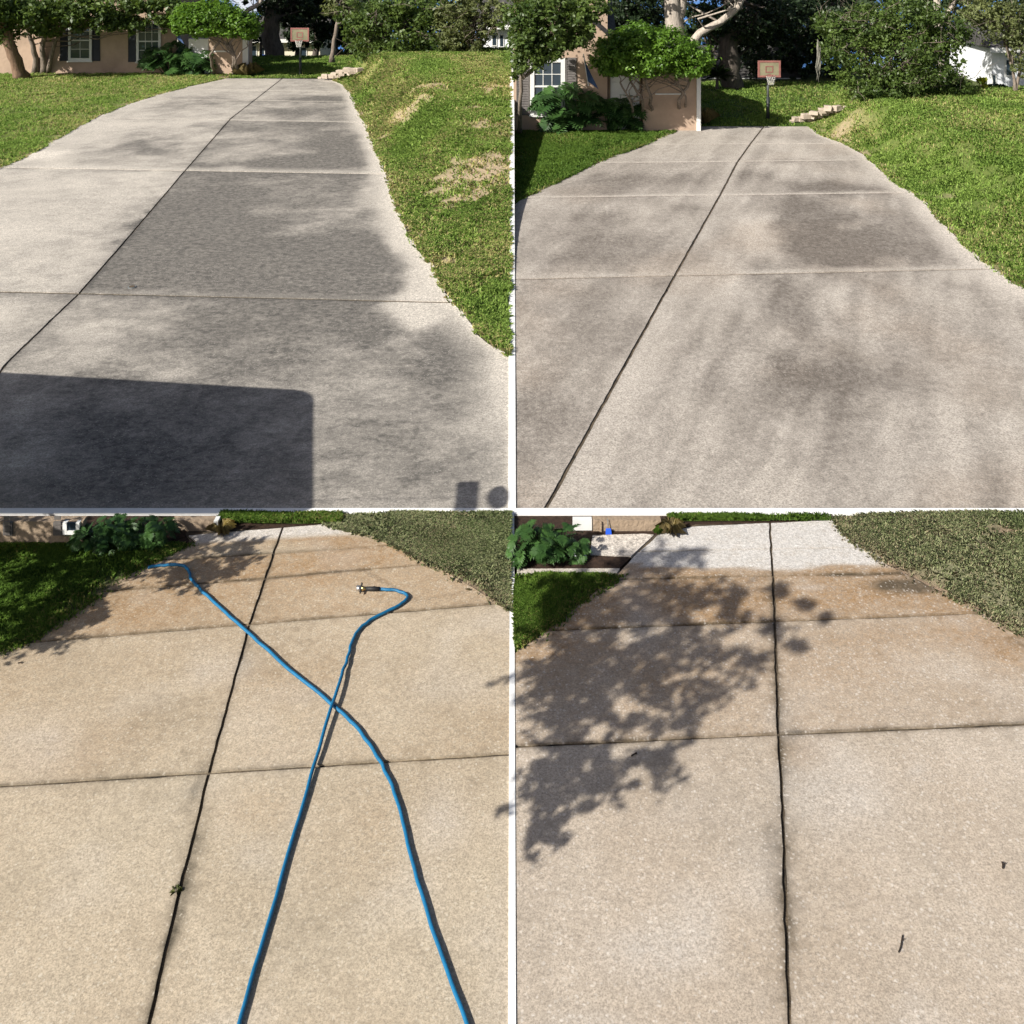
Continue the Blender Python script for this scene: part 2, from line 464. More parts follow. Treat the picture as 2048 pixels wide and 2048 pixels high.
TOP = 0.03
def driveway(name, left, center, right, lines, mat, panel_label, gap_c, gaps, field, seed, rough_edge=.05, edge_noise=(True, True)):
    root = None
    lf, cf, rf = poly_fn(left), poly_fn(center), poly_fn(right)
    # the bed under the slabs, seen in the joints
    ys = np.linspace(lines[0](0.0) if True else 0, max(float(np.max(lines[-1](np.array([-30.,30.])*0+cf(40)))), 10), 60)
    y0 = float(min(lines[0](lf(9)), lines[0](rf(9)))); y1 = float(lines[-1](cf(60)))
    ys = np.linspace(y0, y1, 60)
    v = []; f = []
    for y in ys:
        v += [(float(lf(y))-.02, y, .006), (float(rf(y))+.02, y, .006)]
    for i in range(len(ys)-1): f.append((2*i, 2*i+1, 2*i+3, 2*i+2))
    root = struct(name, mesh_data(name, v, f, mats=[M['joint']]), panel_label)
    for r in range(len(lines)-1):
        for c in range(2):
            A, B = lines[r], lines[r+1]
            L, R = (lf, cf) if c == 0 else (cf, rf)
            gl = gap_c/2 if c == 1 else 0; gr = gap_c/2 if c == 0 else 0
            ya, yb = float(A(L(float(A(0.))))), float(B(L(float(B(0.)))))
            wid = abs(float(R(ya))-float(L(ya)))
            step = .13 if ya < 16 else (.17 if ya < 30 else .3)
            nu = int(np.clip(wid/step, 8, 60)); nv = int(np.clip(abs(yb-ya)/step, 8, 60))
            hgt = abs(yb-ya)
            def spaced(n_, w_):
                e = [.02/w_, .05/w_, .10/w_]
                return np.array([0]+e+list(np.linspace(.2/w_, 1-.2/w_, n_))+[1-q for q in e[::-1]]+[1])
            us, vs = spaced(nu, wid), spaced(nv, hgt)
            U, V = np.meshgrid(us, vs)
            X = np.zeros_like(U); Y = ya+(yb-ya)*V
            for _ in range(6):
                X = (L(Y)+gl)*(1-U) + (R(Y)-gr)*U
                Y = (A(X)+gaps[r]/2)*(1-V) + (B(X)-gaps[r+1]/2)*V
            Xo, Yo = X.copy(), Y.copy()
            # crumbling outer edges and slightly wandering joints
            kb = np.clip((np.abs(Xo)-.12)*4, 0, 1)      # straight where it meets the divider
            wob = (fbm(Yo*1.7, Yo*0+seed+c, seed, 3)-.5)*rough_edge*2.4*kb
            if c == 0 and edge_noise[0]: X += (wob+rough_edge*.6*kb)*np.clip(1-U*nu/2.5, 0, 1)
            if c == 1 and edge_noise[1]: X -= (wob+rough_edge*.6*kb)*np.clip(1-(1-U)*nu/2.5, 0, 1)
            jw = (fbm(Yo*6, Xo*0+3, seed+5, 2)-.5)*.02
            ju = (1-U if c == 0 else U)*wid
            chip = np.clip(fbm(Yo*9, Xo*0+7, seed+6, 2)-.66, 0, 1)*.04
            X += (jw + (-chip if c == 0 else chip))*np.exp(-ju/.02)
            Y += (fbm(Xo*6, Yo*0+r, seed+9, 2)-.5)*.016*(np.clip(1-V*nv/1.5,0,1)+np.clip(1-(1-V)*nv/1.5,0,1))
            Z = TOP + (fbm(X*.35, Y*.35, seed+3, 2)-.5)*.02
            att = field(X, Y, U, V, r, c)
            du = (1-U if c == 0 else U)*wid; dv = np.minimum(V, 1-V)*hgt
            jd = np.minimum(du, dv)
            grime = np.exp(-jd/(.035 if ya < 16 else .05))*(.25+1.1*fbm(X*1.1, Y*1.1, seed+31, 3)**1.5) + np.exp(-du/.13)*np.clip((fbm(Y*.6+c*.3, X*0+c, seed+41, 3)-.5)*3, 0, .6)
            att['stain'] = np.clip(np.asarray(att['stain'])+grime*(.75 if ya < 16 else .35), 0, 1)
            n = X.size
            verts = np.stack([X.ravel(), Y.ravel(), Z.ravel()], 1)
            idx = np.arange(n).reshape(X.shape)
            faces = np.stack([idx[:-1,:-1], idx[:-1,1:], idx[1:,1:], idx[1:,:-1]], -1).reshape(-1,4).tolist()
            ring = list(idx[0,:]) + list(idx[1:,-1]) + list(idx[-1,-2::-1]) + list(idx[-2:0:-1,0])
            low = verts[ring].copy(); low[:,2] = -.07
            b = n; m = len(ring)
            verts = np.concatenate([verts, low])
            for i in range(m):
                j = (i+1) % m
                faces.append((int(ring[j]), int(ring[i]), b+i, b+j))
            at = {}
            for k in ('stain','pale','rust','wet'):
                a = np.broadcast_to(np.asarray(att.get(k, 0.0), float), X.shape).ravel()
                at[k] = np.concatenate([a, a[ring]])
            link("concrete_slab", mesh_data("concrete_slab", verts.tolist(), faces, attrs=at, mats=[mat]), root)
    return root, lf, cf, rf

def blobs_eval(X, Y, bl, seed):
    s = np.zeros_like(X)
    dx = (fbm(X*.9, Y*.9, seed, 4)-.5); dy = (fbm(X*.9+31, Y*.9, seed+1, 4)-.5)
    for (bx, by, rx, ry, st) in bl:
        q = ((X-bx)/rx+dx*1.6)**2 + ((Y-by)/ry+dy*1.6)**2
        s += st*np.exp(-q*1.1)
    return s

# --- upper left
oTL = (0, 0)
TL_left = [(-380,1040),(-380,486)] + z2(oTL, [(20,626),(105,590),(210,528),(345,450),(480,395),(590,360),(720,325),(860,294)])
TL_right = [(1018,1040),(1018,712)] + z2(oTL, [(1820,1270),(1760,1190),(1690,1110),(1640,1000),(1570,920),(1540,860),(1505,780),(1470,680),(1450,620),(1415,540),(1385,470),(1350,400),(1335,360),(1305,322),(1250,300)])
TL_cent = z2(oTL, [(-360,1930),(20,1380),(300,1110),(450,940),(700,645),(870,450),(960,380),(1040,318),(1062,300)])
TL_lines = [lambda x: np.asarray(x,float)*0+17.36] + [line_fn(*z2(oTL, p)) for p in
            ([(20,1105),(1700,1145)], [(20,635),(1460,660)], [(370,447),(1385,465)], [(560,375),(1345,388)], [(690,338),(1320,350)], [(860,297),(1250,300)])]
bTL = [blob(390,425,120,60,.75), blob(560,520,260,70,.55), blob(700,560,120,60,.5), blob(330,490,90,60,.5), blob(700,300,90,40,.85), blob(560,330,200,12,.6), blob(620,250,80,30,.35),
       blob(320,300,110,22,.45), blob(270,290,60,14,.4), blob(640,200,70,7,.8), blob(420,205,80,10,.35), blob(560,225,110,8,.35), blob(470,255,90,12,.3),
       blob(600,480,70,40,-.35), blob(860,540,40,80,-.9), blob(830,610,60,20,-.7), blob(760,330,18,60,-.6), blob(800,470,16,70,-.8), blob(880,590,40,40,-.8),
       blob(930,660,60,80,.55), blob(850,740,90,40,.3), blob(500,690,220,80,.35), blob(760,650,150,60,.3), blob(500,700,60,25,-.2), blob(800,880,200,90,.22), blob(840,640,60,24,-.5),
       blob(80,560,160,60,.12), blob(60,400,120,60,.05), blob(300,900,300,120,.4)]
def fTL(X, Y, U, V, r, c):
    base = [[.22,.46],[.10,.62],[.16,.42],[.24,.34],[.28,.32],[.30,.35]][r][c]
    s = base + blobs_eval(X, Y, bTL, 21) + (fbm(X*.8, Y*.8, 5, 5)-.5)*.5 + (fbm(X*2.2, Y*3.2, 6, 4)-.5)*.5
    edge = smoothstep((V-.93)/.07)*.2 if r < 2 else 0
    s = s + edge
    if c == 1: s = s*smoothstep(((1-U)*(6 if r else 16)+(fbm(Y*.7, X*0, 4, 3)-.5)*.9+(.05 if r else .4-.4*V)))
    pale = np.clip(.55-s, 0, 1)*.5
    if c == 1: pale = np.maximum(pale, np.clip(1-(1-U)*9, 0, 1)*(.9 if r else .9*V))
    if c == 0: pale = np.maximum(pale, np.clip(1-U*10, 0, 1)*.6)
    if r in (1, 2) and c == 0: pale = np.maximum(pale, np.clip(blobs_eval(X, Y, [blob(70,312,42,14,1.6)], 23), 0, 1))
    far = r >= 2
    pale = np.maximum(pale, (np.clip(1-V*(14 if far else 40), 0, 1)*(.55 if far else .2)))
    return dict(stain=np.clip(s, 0, .82), pale=pale)
drv_tl, TLl, TLc, TLr = driveway("driveway", TL_left, TL_cent, TL_right, TL_lines, M['conc_dirty'],
        "grey stained concrete driveway in the upper left", .06, [0,.11,.10,.05,.05,.05,0], fTL, 3, .10)

# --- upper right
oTR = (1024, 0)
TR_left = [(1030,1040),(1030,412)] + z2(oTR, [(20,764),(100,725),(190,680),(300,625),(420,578),(520,540),(600,505),(650,478)])
TR_right = [(2420,1040),(2420,730)] + z2(oTR, [(1910,1080),(1790,990),(1720,930),(1640,850),(1560,760),(1450,690),(1400,640),(1340,590),(1270,548),(1170,512),(1130,478)])
TR_cent = z2(oTR, [(130,1920),(400,1430),(613,1047),(785,740),(850,615),(900,545),(950,480)])
TR_lines = [lambda x: np.asarray(x,float)*0+17.36] + [line_fn(*z2(oTR, p)) for p in
            ([(10,1058),(1810,1018)], [(150,748),(1500,730)], [(370,617),(1340,607)], [(560,548),(1200,545)], [(650,480),(1130,478)])]
bTR = [blob(1700,490,130,55,.85), blob(1640,440,90,40,.4), blob(1560,400,60,25,.4), blob(1640,375,80,14,.7), blob(1720,380,60,14,.5), blob(1510,350,50,14,.5), blob(1300,360,130,14,.5),
       blob(1200,385,110,12,.35), blob(1230,440,110,20,.35), blob(1200,480,110,25,.4), blob(1150,520,120,20,.4), blob(1400,420,50,14,.3), blob(1380,510,40,25,.35),
       blob(1580,620,50,90,.55), blob(1560,740,80,90,.5), blob(1650,760,140,60,.4), blob(1840,760,110,70,.35), blob(1450,790,60,70,.3), blob(1150,620,120,60,.3), blob(1110,820,70,80,.35), blob(1050,860,50,90,.3),
       blob(1520,480,30,60,-.25), blob(1470,600,80,80,-.15), blob(1600,900,180,60,.25), blob(1850,470,60,60,.3), blob(1560,270,80,10,.2), blob(1590,325,80,5,.4)]
def fTR(X, Y, U, V, r, c):
    base = [[.30,.32],[.36,.33],[.38,.30],[.3,.28],[.28,.26]][r][c]
    # tyre rubbed streaks run along the drive
    st = (fbm((X-.40*Y)*1.7, Y*.10, 8, 4)-.5)*(.55 if c == 1 else .3) + (fbm((X-.42*Y)*3.3+fbm(X*.4,Y*.4,3,3)*2.5, Y*.35, 18, 4)-.5)*.5
    s = base + blobs_eval(X, Y, bTR, 41)*.85 + (fbm(X*.9, Y*.55, 15, 5)-.5)*.3 + st
    if c == 1: s = s*smoothstep((1-U)*6+.02)
    s = s*np.clip(.25+V*14, 0, 1) if r > 0 else s
    jd = (U if c == 1 else 1-U)
    s = s*np.clip(.35+jd*9, 0, 1)
    pale = np.clip(.40-s, 0, 1)*.45
    pale = np.maximum(pale, np.clip(1-V*22, 0, 1)*(.45 if r > 1 else .15) if r else 0)
    if c == 1: pale = np.maximum(pale, np.clip(1-(1-U)*9, 0, 1)*.7)
    return dict(stain=np.clip(s, 0, .85), pale=pale, rust=np.clip((fbm(X*.4, Y*.4, 77, 3)-.52)*1.3, 0, .35))
drv_tr, TRl, TRc, TRr = driveway("driveway", TR_left, TR_cent, TR_right, TR_lines, M['conc_warm'],
        "grey concrete driveway with tyre stains in the upper right", .075, [0,.09,.05,.05,.05,0], fTR, 9, .10)

# --- lower left
oBL = (0, 1024)
BL_left = [(-380,2340),(-380,1452)] + z2(oBL, [(20,533),(110,490),(230,410),(330,345),(440,270),(540,210),(620,165),(735,120),(700,93)])
BL_right = [(1018.5,2340),(1018.5,1224)] + z2(oBL, [(1895,352),(1820,310),(1700,240),(1580,175),(1500,130),(1400,97),(1300,75),(1240,46)])
BL_cent = z2(oBL, [(470,2350),(570,1910),(680,1430),(790,993),(940,440),(1000,260),(1068,60)])
BL_lines = [lambda x: np.asarray(x,float)*0+8.2] + [line_fn(*z2(oBL, p)) for p in
            ([(20,1043),(1920,922)], [(80,503),(1870,353)], [(440,305),(1620,203)], [(640,188),(1470,132)], [(700,97),(1240,52)])]
bBLr = [blob(320,1115,120,18,.8), blob(420,1085,120,12,.9), blob(720,1092,110,14,.9), blob(640,1078,120,8,.8), blob(200,1210,150,35,.55), blob(320,1190,140,25,.45), blob(700,1125,60,12,.6), blob(600,1150,160,20,.3),
        blob(760,1640,60,40,.15), blob(200,1480,140,60,.2), blob(560,1340,120,50,.2), blob(480,1620,120,60,.2)]
bBLs = [blob(380,1760,16,120,.55), blob(390,1590,14,60,.5), blob(355,1860,10,90,.35), blob(180,1270,120,20,.12)]
bBLp = [blob(880,1640,50,60,.5), blob(900,1370,70,40,.3), blob(100,1500,80,60,.35), blob(820,1780,60,60,.3), blob(470,1430,60,60,.2)]
def fBL(X, Y, U, V, r, c):
    ru = [.08,.22,.58,.75,.2][r] + blobs_eval(X, Y, bBLr, 61)*.9 + (fbm(X*.7, Y*.7, 65, 5)-.5)*.4
    st = blobs_eval(X, Y, bBLs, 62) + np.clip((fbm(X*.5, Y*.5, 69, 4)-.55)*.8, 0, .3)
    pale = blobs_eval(X, Y, bBLp, 63) + np.clip((fbm(X*1.1, Y*1.1, 64, 4)-.56)*1.5, 0, .4)
    far = smoothstep((Y - (16.45 + (X+3.5)*.10))*5)
    pale = np.maximum(pale*.7, far*1.0); ru = ru*(1-far)
    return dict(rust=np.clip(ru, 0, .9), stain=np.clip(st, 0, .8), pale=np.clip(pale, 0, 1), wet=np.clip(ru*.6, 0, .4))
drv_bl, BLl, BLc, BLr = driveway("driveway", BL_left, BL_cent, BL_right, BL_lines, M['conc_tan'],
        "washed tan concrete driveway under the blue hose", .036, [0,.05,.042,.036,.036,0], fBL, 14, .05)

# --- lower right
oBR = (1024, 1024)
BR_left = [(1029.5,2340),(1029.5,1308)] + z2(oBR, [(130,455),(260,350),(390,250),(455,180),(540,88),(700,57)])
BR_right = [(2420,2340),(2420,1425)] + z2(oBR, [(1900,455),(1760,370),(1620,300),(1500,245),(1420,205),(1380,165),(1300,120),(1260,75),(1235,30)])
BR_cent = z2(oBR, [(1060,2350),(1045,1910),(1030,1400),(1020,1100),(1005,850),(1000,700),(992,420),(985,260),(978,150),(973,30)])
BR_lines = [lambda x: np.asarray(x,float)*0+8.2] + [line_fn(*z2(oBR, p)) for p in
            ([(10,893),(1920,808)], [(130,455),(1790,388)], [(400,262),(1480,238)], [(560,155),(1310,140)], [(700,62),(1235,36)])]
bBRr = [blob(1350,1200,140,25,.7), blob(1450,1235,80,14,.9), blob(1300,1150,120,14,.8), blob(1700,1150,150,12,.7), blob(1800,1180,120,22,.65), blob(1650,1200,120,18,.4), blob(1950,1240,90,40,.6), blob(1800,1280,180,30,.4),
        blob(1120,1300,120,40,.6), blob(1250,1370,140,50,.35), blob(1600,1330,200,50,.25), blob(2000,1300,60,50,.6), blob(1130,1240,80,30,.4), blob(1610,1500,40,40,.5)]
bBRs = [blob(1820,1172,75,14,1.5), blob(1590,1470,14,50,.3), blob(1556,1700,14,70,.5), blob(1575,1830,12,90,.45), blob(1660,1152,60,5,.5), blob(1545,1780,10,60,.3), blob(2030,1290,22,14,.5), blob(1930,1205,60,10,.4)]
bBRp = [blob(1840,1550,14,20,.6), blob(1620,1180,30,6,.5), blob(1250,1900,90,60,.3), blob(1500,1800,60,40,.25), blob(1680,1620,120,60,.25)]
def fBR(X, Y, U, V, r, c):
    ru = [.05,.30,.72,.62,.0][r] + blobs_eval(X, Y, bBRr, 71)*.9 + (fbm(X*.7, Y*.7, 75, 5)-.5)*.4
    st = blobs_eval(X, Y, bBRs, 72) + np.clip((fbm(X*.5, Y*.5, 79, 4)-.55)*.7, 0, .25)
    if c == 1: st = st + np.clip(1-(1-U)*14, 0, 1)*.35
    pale = blobs_eval(X, Y, bBRp, 73) + np.clip((fbm(X*1.1, Y*1.1, 74, 4)-.56)*1.5, 0, .4)
    far = smoothstep((Y - (15.72 + .25*(fbm(X*1.2, X*0, 7, 3)-.5) + .10*(X<2)))*9)
    pale = np.maximum(pale*.7, far*1.0); ru = ru*(1-far); st = st*(1-far*.7)
    return dict(rust=np.clip(ru, 0, .9), stain=np.clip(st, 0, .9), pale=np.clip(pale, 0, 1.0), wet=np.clip(ru*.6+st*.4, 0, .5))
drv_br, BRl, BRc, BRr = driveway("driveway", BR_left, BR_cent, BR_right, BR_lines, M['conc_pink'],
        "washed pale concrete driveway dappled by tree shade", .036, [0,.05,.042,.036,.036,0], fBR, 18, .05)

# ------------------------------------------------------------------ lawns
def lawn(name, label, xa, xb, y0, y1, zf, mat, bmat, nblade, blade_len, bare_bl=(), dry_level=.15, power=1.6, seed=1, curl=.5, dry_noise=.6, edge=None):
    ny = 70; nx = 40
    ys = np.linspace(0, 1, ny+1)**1.4*(y1-y0)+y0
    V = []; bare = []; dry = []
    U = np.linspace(0, 1, nx+1)
    def fields(X, Y):
        b = np.clip(blobs_eval(X, Y, bare_bl, seed)+(fbm(X*1.6, Y*1.6, seed+6, 4)-.5)*1.2*(blobs_eval(X, Y, bare_bl, seed) > .12), 0, 1) if len(bare_bl) else X*0
        if edge is not None:
            de = np.abs((xb(Y) if edge else xa(Y))-X)
            b = np.clip(b + np.exp(-de/.16)*(fbm(Y*1.3, X*.3, seed+9, 3)*1.8-.3), 0, 1)
        d = np.clip(dry_level + (fbm(X*.45, Y*.3, seed+2, 5)-.5)*dry_noise*2 + b*.6, 0, 1)
        return b, d
    XX = np.stack([xa(ys)*(1-u)+xb(ys)*u for u in U], 1); YY = np.repeat(ys[:,None], nx+1, 1)
    ZZ = zf(XX, YY) + (fbm(XX*1.3, YY*1.3, seed, 3)-.5)*.05
    b, d = fields(XX, YY)
    verts = np.stack([XX.ravel(), YY.ravel(), ZZ.ravel()], 1)
    idx = np.arange(XX.size).reshape(XX.shape)
    faces = np.stack([idx[:-1,:-1], idx[:-1,1:], idx[1:,1:], idx[1:,:-1]], -1).reshape(-1,4).tolist()
    lw = struct("lawn", mesh_data("lawn", verts.tolist(), faces, attrs={'bare':b.ravel(),'dry':d.ravel()}, mats=[mat], smooth=True), label + " turf")
    # blades
    rng = np.random.default_rng(seed)
    cand = int(nblade*6)
    y = rng.uniform(y0, y1, cand); u = rng.uniform(-.006, 1.006, cand)
    wa = xb(y)-xa(y); wm = np.max(np.abs(wa))
    w = np.clip(np.abs(wa)/wm, 0, 1)*(np.clip(y0/y, 0, 1)**power)
    x = xa(y)+wa*u
    if edge is not None:      # blades that hang over the slab edge
        k_ = rng.uniform(0, 1, cand) < .05
        x = np.where(k_, (xb(y) if edge else xa(y)) + rng.normal(size=cand)*.06, x)
    bb, dd = fields(x, y)
    clump = .12+1.6*smoothstep((fbm(x*1.8, y*1.8, seed+8, 3)-.3)*2.4)
    w = w*(1-.93*np.clip(bb*1.5, 0, 1))*clump
    w = w/np.max(w)
    keep = rng.uniform(0, 1, cand) < w*min(1., nblade/np.sum(w))
    keep &= np.abs(x) < .58*y+.3
    x = x[keep]; y = y[keep]; dd = dd[keep]; n = len(x)
    zz = zf(x, y)
    sc = np.clip(y/y0, 1, 2.2)**.55
    L = blade_len*rng.uniform(.5, 1.25, n)*(.7+.6*fbm(x*1.5, y*1.5, seed+4, 2))
    a = rng.uniform(0, 2*np.pi, n); lean = rng.uniform(.15, 1.0, n)*curl*2
    wd = blade_len*.10*rng.uniform(.6, 1.3, n)*sc
    dx, dy = np.cos(a), np.sin(a)
    bx, by = -dy*wd, dx*wd
    p0 = np.stack([x-bx, y-by, zz-.01], 1); p1 = np.stack([x+bx, y+by, zz-.01], 1)
    mx = x+dx*L*.35*lean; my = y+dy*L*.35*lean; mz = zz+L*.62
    p2 = np.stack([mx+bx*.7, my+by*.7, mz], 1); p3 = np.stack([mx-bx*.7, my-by*.7, mz], 1)
    tx = x+dx*L*lean; ty = y+dy*L*lean; tz = zz+L*(1-.35*lean)
    p4 = np.stack([tx, ty, np.maximum(tz, zz+.015)], 1)
    V = np.stack([p0, p1, p2, p4, p3], 1).reshape(-1, 3)
    tone = np.repeat(rng.uniform(0, 1, n), 5)
    dr = np.repeat(np.clip((rng.uniform(0, 1, n) < dd*.9)*rng.uniform(.4, 1, n), 0, 1), 5)
    me = tri_mesh("grass", V, 5, bmat, {'tone': tone, 'dry': dr})
    g = link("grass", me)
    tag(g, label + " grass blades", "grass", kind="stuff")
    return lw

flat = lambda X, Y: np.asarray(X)*0+.02
FR = lambda k: (lambda y: np.asarray(y)*k)
# upper-left, left of the drive
lawn("lawn", "sunny lawn left of the upper left driveway", lambda y: -0.74*np.asarray(y)-1, lambda y: TLl(y)+.03, G(0,480)[1], 66.5, flat, M['lawn_a'], M['blade_a'], 150000, .12, (), .22, 1.2, 31, edge=1)
# upper-left, right bank
TLbare = [blob(930,385,70,24,1.6), blob(1000,375,50,24,1.4), blob(960,360,50,14,1.0), blob(840,470,14,30,.7), blob(870,240,50,7,.8), blob(975,300,40,8,.8), blob(905,350,30,8,.7), blob(820,255,40,10,.8), blob(985,240,30,8,.6), blob(1010,320,20,10,.7), blob(895,520,25,14,.9), blob(990,515,30,8,.7), blob(900,455,30,8,.6), blob(780,270,14,12,.5), blob(940,410,40,8,.7), blob(960,275,30,6,.6), blob(860,420,25,10,.5)]
def zTL(X, Y):
    d = np.asarray(X)-TLr(Y)
    A = 1.95*smoothstep((np.asarray(Y)-26)/34.)
    return .02 + A*smoothstep(d/(2.0+.12*np.maximum(62-np.asarray(Y), 0)))
lawn("lawn", "dry patchy grass bank right of the upper left driveway", lambda y: TLr(y)-.03, FR(-.0022), G(0,716)[1], 64, zTL, M['lawn_a'], M['blade_a'], 190000, .14, TLbare, .24, 1.5, 32, .6, .9, edge=0)
# upper right, left of the drive
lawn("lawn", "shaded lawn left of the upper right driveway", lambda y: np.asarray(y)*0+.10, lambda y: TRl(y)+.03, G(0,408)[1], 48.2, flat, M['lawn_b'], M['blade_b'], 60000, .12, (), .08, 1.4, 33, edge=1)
TRbare = [blob(1770,240,20,5,.7), blob(1740,258,12,4,.6), blob(1860,300,20,4,.5), blob(2030,340,25,8,.5), blob(1890,400,14,6,.5), blob(1690,275,30,8,.8), blob(2020,460,20,10,.4)]
def zTR(X, Y):
    d = np.asarray(X)-TRr(Y)
    A = 1.5*smoothstep((np.asarray(Y)-24)/24.)
    return .02 + A*smoothstep(d/(2.5+.15*np.maximum(48-np.asarray(Y), 0)))
lawn("lawn", "bright grass bank right of the upper right driveway", lambda y: TRr(y)-.03, lambda y: .74*np.asarray(y)+1, G(0,700)[1], 52, zTR, M['lawn_a'], M['blade_a'], 240000, .12, TRbare, .14, 1.5, 34, edge=0)
# lawns behind the two upper drives
lawn("lawn", "mown grass behind the far upper left basketball hoop", FR(-.275), FR(-.155), G(0,157)[1], 75, flat, M['lawn_b'], M['blade_a'], 22000, .14, (), .1, .6, 35)
lawn("lawn", "mown grass behind the nearer upper right basketball hoop", FR(.165), FR(.37), G(0,254)[1], 63, flat, M['lawn_b'], M['blade_a'], 26000, .14, (), .08, .6, 36)
# lower left
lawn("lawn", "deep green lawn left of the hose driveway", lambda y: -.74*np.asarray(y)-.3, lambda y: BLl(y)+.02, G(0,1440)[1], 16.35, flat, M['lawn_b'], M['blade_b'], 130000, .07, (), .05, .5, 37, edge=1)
lawn("lawn", "grey green weedy bank right of the hose driveway", lambda y: BLr(y)-.02, FR(-.003), G(0,1226)[1], 17.15, lambda X,Y: .02+.05*smoothstep((np.asarray(X)-BLr(Y))/1.6), M['lawn_c'], M['blade_c'], 80000, .055, (), .35, .3, 38, .8, .9, edge=0)
# lower right
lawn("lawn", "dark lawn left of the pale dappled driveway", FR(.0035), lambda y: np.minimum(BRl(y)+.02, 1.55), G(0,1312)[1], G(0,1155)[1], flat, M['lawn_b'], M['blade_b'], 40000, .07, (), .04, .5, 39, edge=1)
BRbare = [blob(1890,1075,40,8,.6), blob(2020,1075,30,12,.6), blob(1810,1060,25,6,.4), blob(2010,1100,40,8,.4)]
lawn("lawn", "grey weedy bank right of the pale dappled driveway", lambda y: BRr(y)-.02, lambda y: .74*np.asarray(y)+.5, G(0,1410)[1], 17.15, lambda X,Y: .02+.06*smoothstep((np.asarray(X)-BRr(Y))/1.6), M['lawn_c'], M['blade_c'], 150000, .055, BRbare, .35, .3, 40, .8, .9, edge=0)
# strips of shaded grass at the far end of the lower drives
lawn("lawn", "narrow dark grass strip behind the hose driveway", lambda y: -4.85+(17.15-np.asarray(y))*0, lambda y: np.asarray(y)*0-2.85, 16.92, 17.17, lambda X,Y: .045+0*np.asarray(X), M['lawn_b'], M['blade_b'], 9000, .07, (), .05, .3, 43)
lawn("lawn", "narrow dark grass strip behind the pale driveway", lambda y: np.asarray(y)*0+2.6, lambda y: np.asarray(y)*0+5.3, 17.0, 17.15, lambda X,Y: .035+0*np.asarray(X), M['lawn_b'], M['blade_b'], 5000, .06, (), .05, .3, 44)

# ------------------------------------------------------------------ white strips standing in for the dividing lines between the four views
b = MB().box(-14.5, 14.5, 17.185, 17.345, -.1, .04)
struct("divider", mesh_data("divider", b.v, b.f, mats=[M['divider']]), "white kerb across the plots")
b = MB().box(-.036, .036, 8.0, 17.183, -.1, .04)
struct("divider", mesh_data("divider", b.v, b.f, mats=[M['divider']]), "white kerb between the lower driveways")
# the upper dividing strip, raised to hold the bank back
v = []; f = []
ysw = np.linspace(17.347, 64, 50)
for y in ysw:
    zt = float(zTL(np.array([-.06]), np.array([y]))[0]) if y > 23.4 else .02
    w = .045 + .0012*y
    v += [(-w,y,-.1),(w,y,-.1),(w,y,zt+.03),(-w,y,zt+.03)]
for i in range(len(ysw)-1):
    a = 4*i
    for k in range(4): f.append((a+k, a+(k+1)%4, a+4+(k+1)%4, a+4+k))
f += [(3,2,1,0), tuple(range(len(v)-4, len(v)))]
struct("dividing_wall", mesh_data("dividing_wall", v, f, mats=[M['divider']]), "low white dividing wall between the upper driveways")

b = MB().box(-14, 14, 16.45, 17.183, -.11, .003)
struct('planting_bed', mesh_data('planting_bed', b.v, b.f, mats=[M['mulch']]), 'brown planting bed along the white cross kerb')

# ------------------------------------------------------------------ walkway, apron and mulch beds, lower right
def flat_patch(name, pts, z, mat, label, thick=.08):
    mb = MB().prism([G(*p)[:2] for p in pts], z-thick, z)
    at = {k: [.5 if k == 'pale' else 0.]*len(mb.v) for k in ('stain','pale','rust','wet')}
    return struct(name, mesh_data(name, mb.v, mb.f, mats=[mat], attrs=at), label)
flat_patch("walkway", [(1034,1150),(1232,1153),(1240,1140),(1034,1141)], .028, M['conc_pink'], "pale concrete walkway joining the dappled driveway")
flat_patch("apron", [(1180,1112),(1262,1115),(1308,1072),(1290,1070),(1185,1073)], .022, M['conc_warm'], "shaded concrete apron before the lower right wall")
flat_patch("mulch_bed", [(1034,1140),(1240,1138),(1262,1117),(1180,1113),(1034,1090)], .02, M['mulch'], "brown mulch bed beside the walkway")
flat_patch("mulch_bed", [(150,1098),(330,1088),(372,1074),(372,1060),(150,1064)], .016, M['mulch'], "brown mulch bed along the lower left wall")
flat_patch("mulch_bed", [(290,151),(455,154),(500,150),(500,143),(290,146)], .04, M['mulch'], "mulch bed before the far peach house")
flat_patch("mulch_bed", [(1085,272),(1290,262),(1370,250),(1410,243),(1410,236),(1085,244)], .035, M['mulch'], "mulch bed before the nearer peach house")

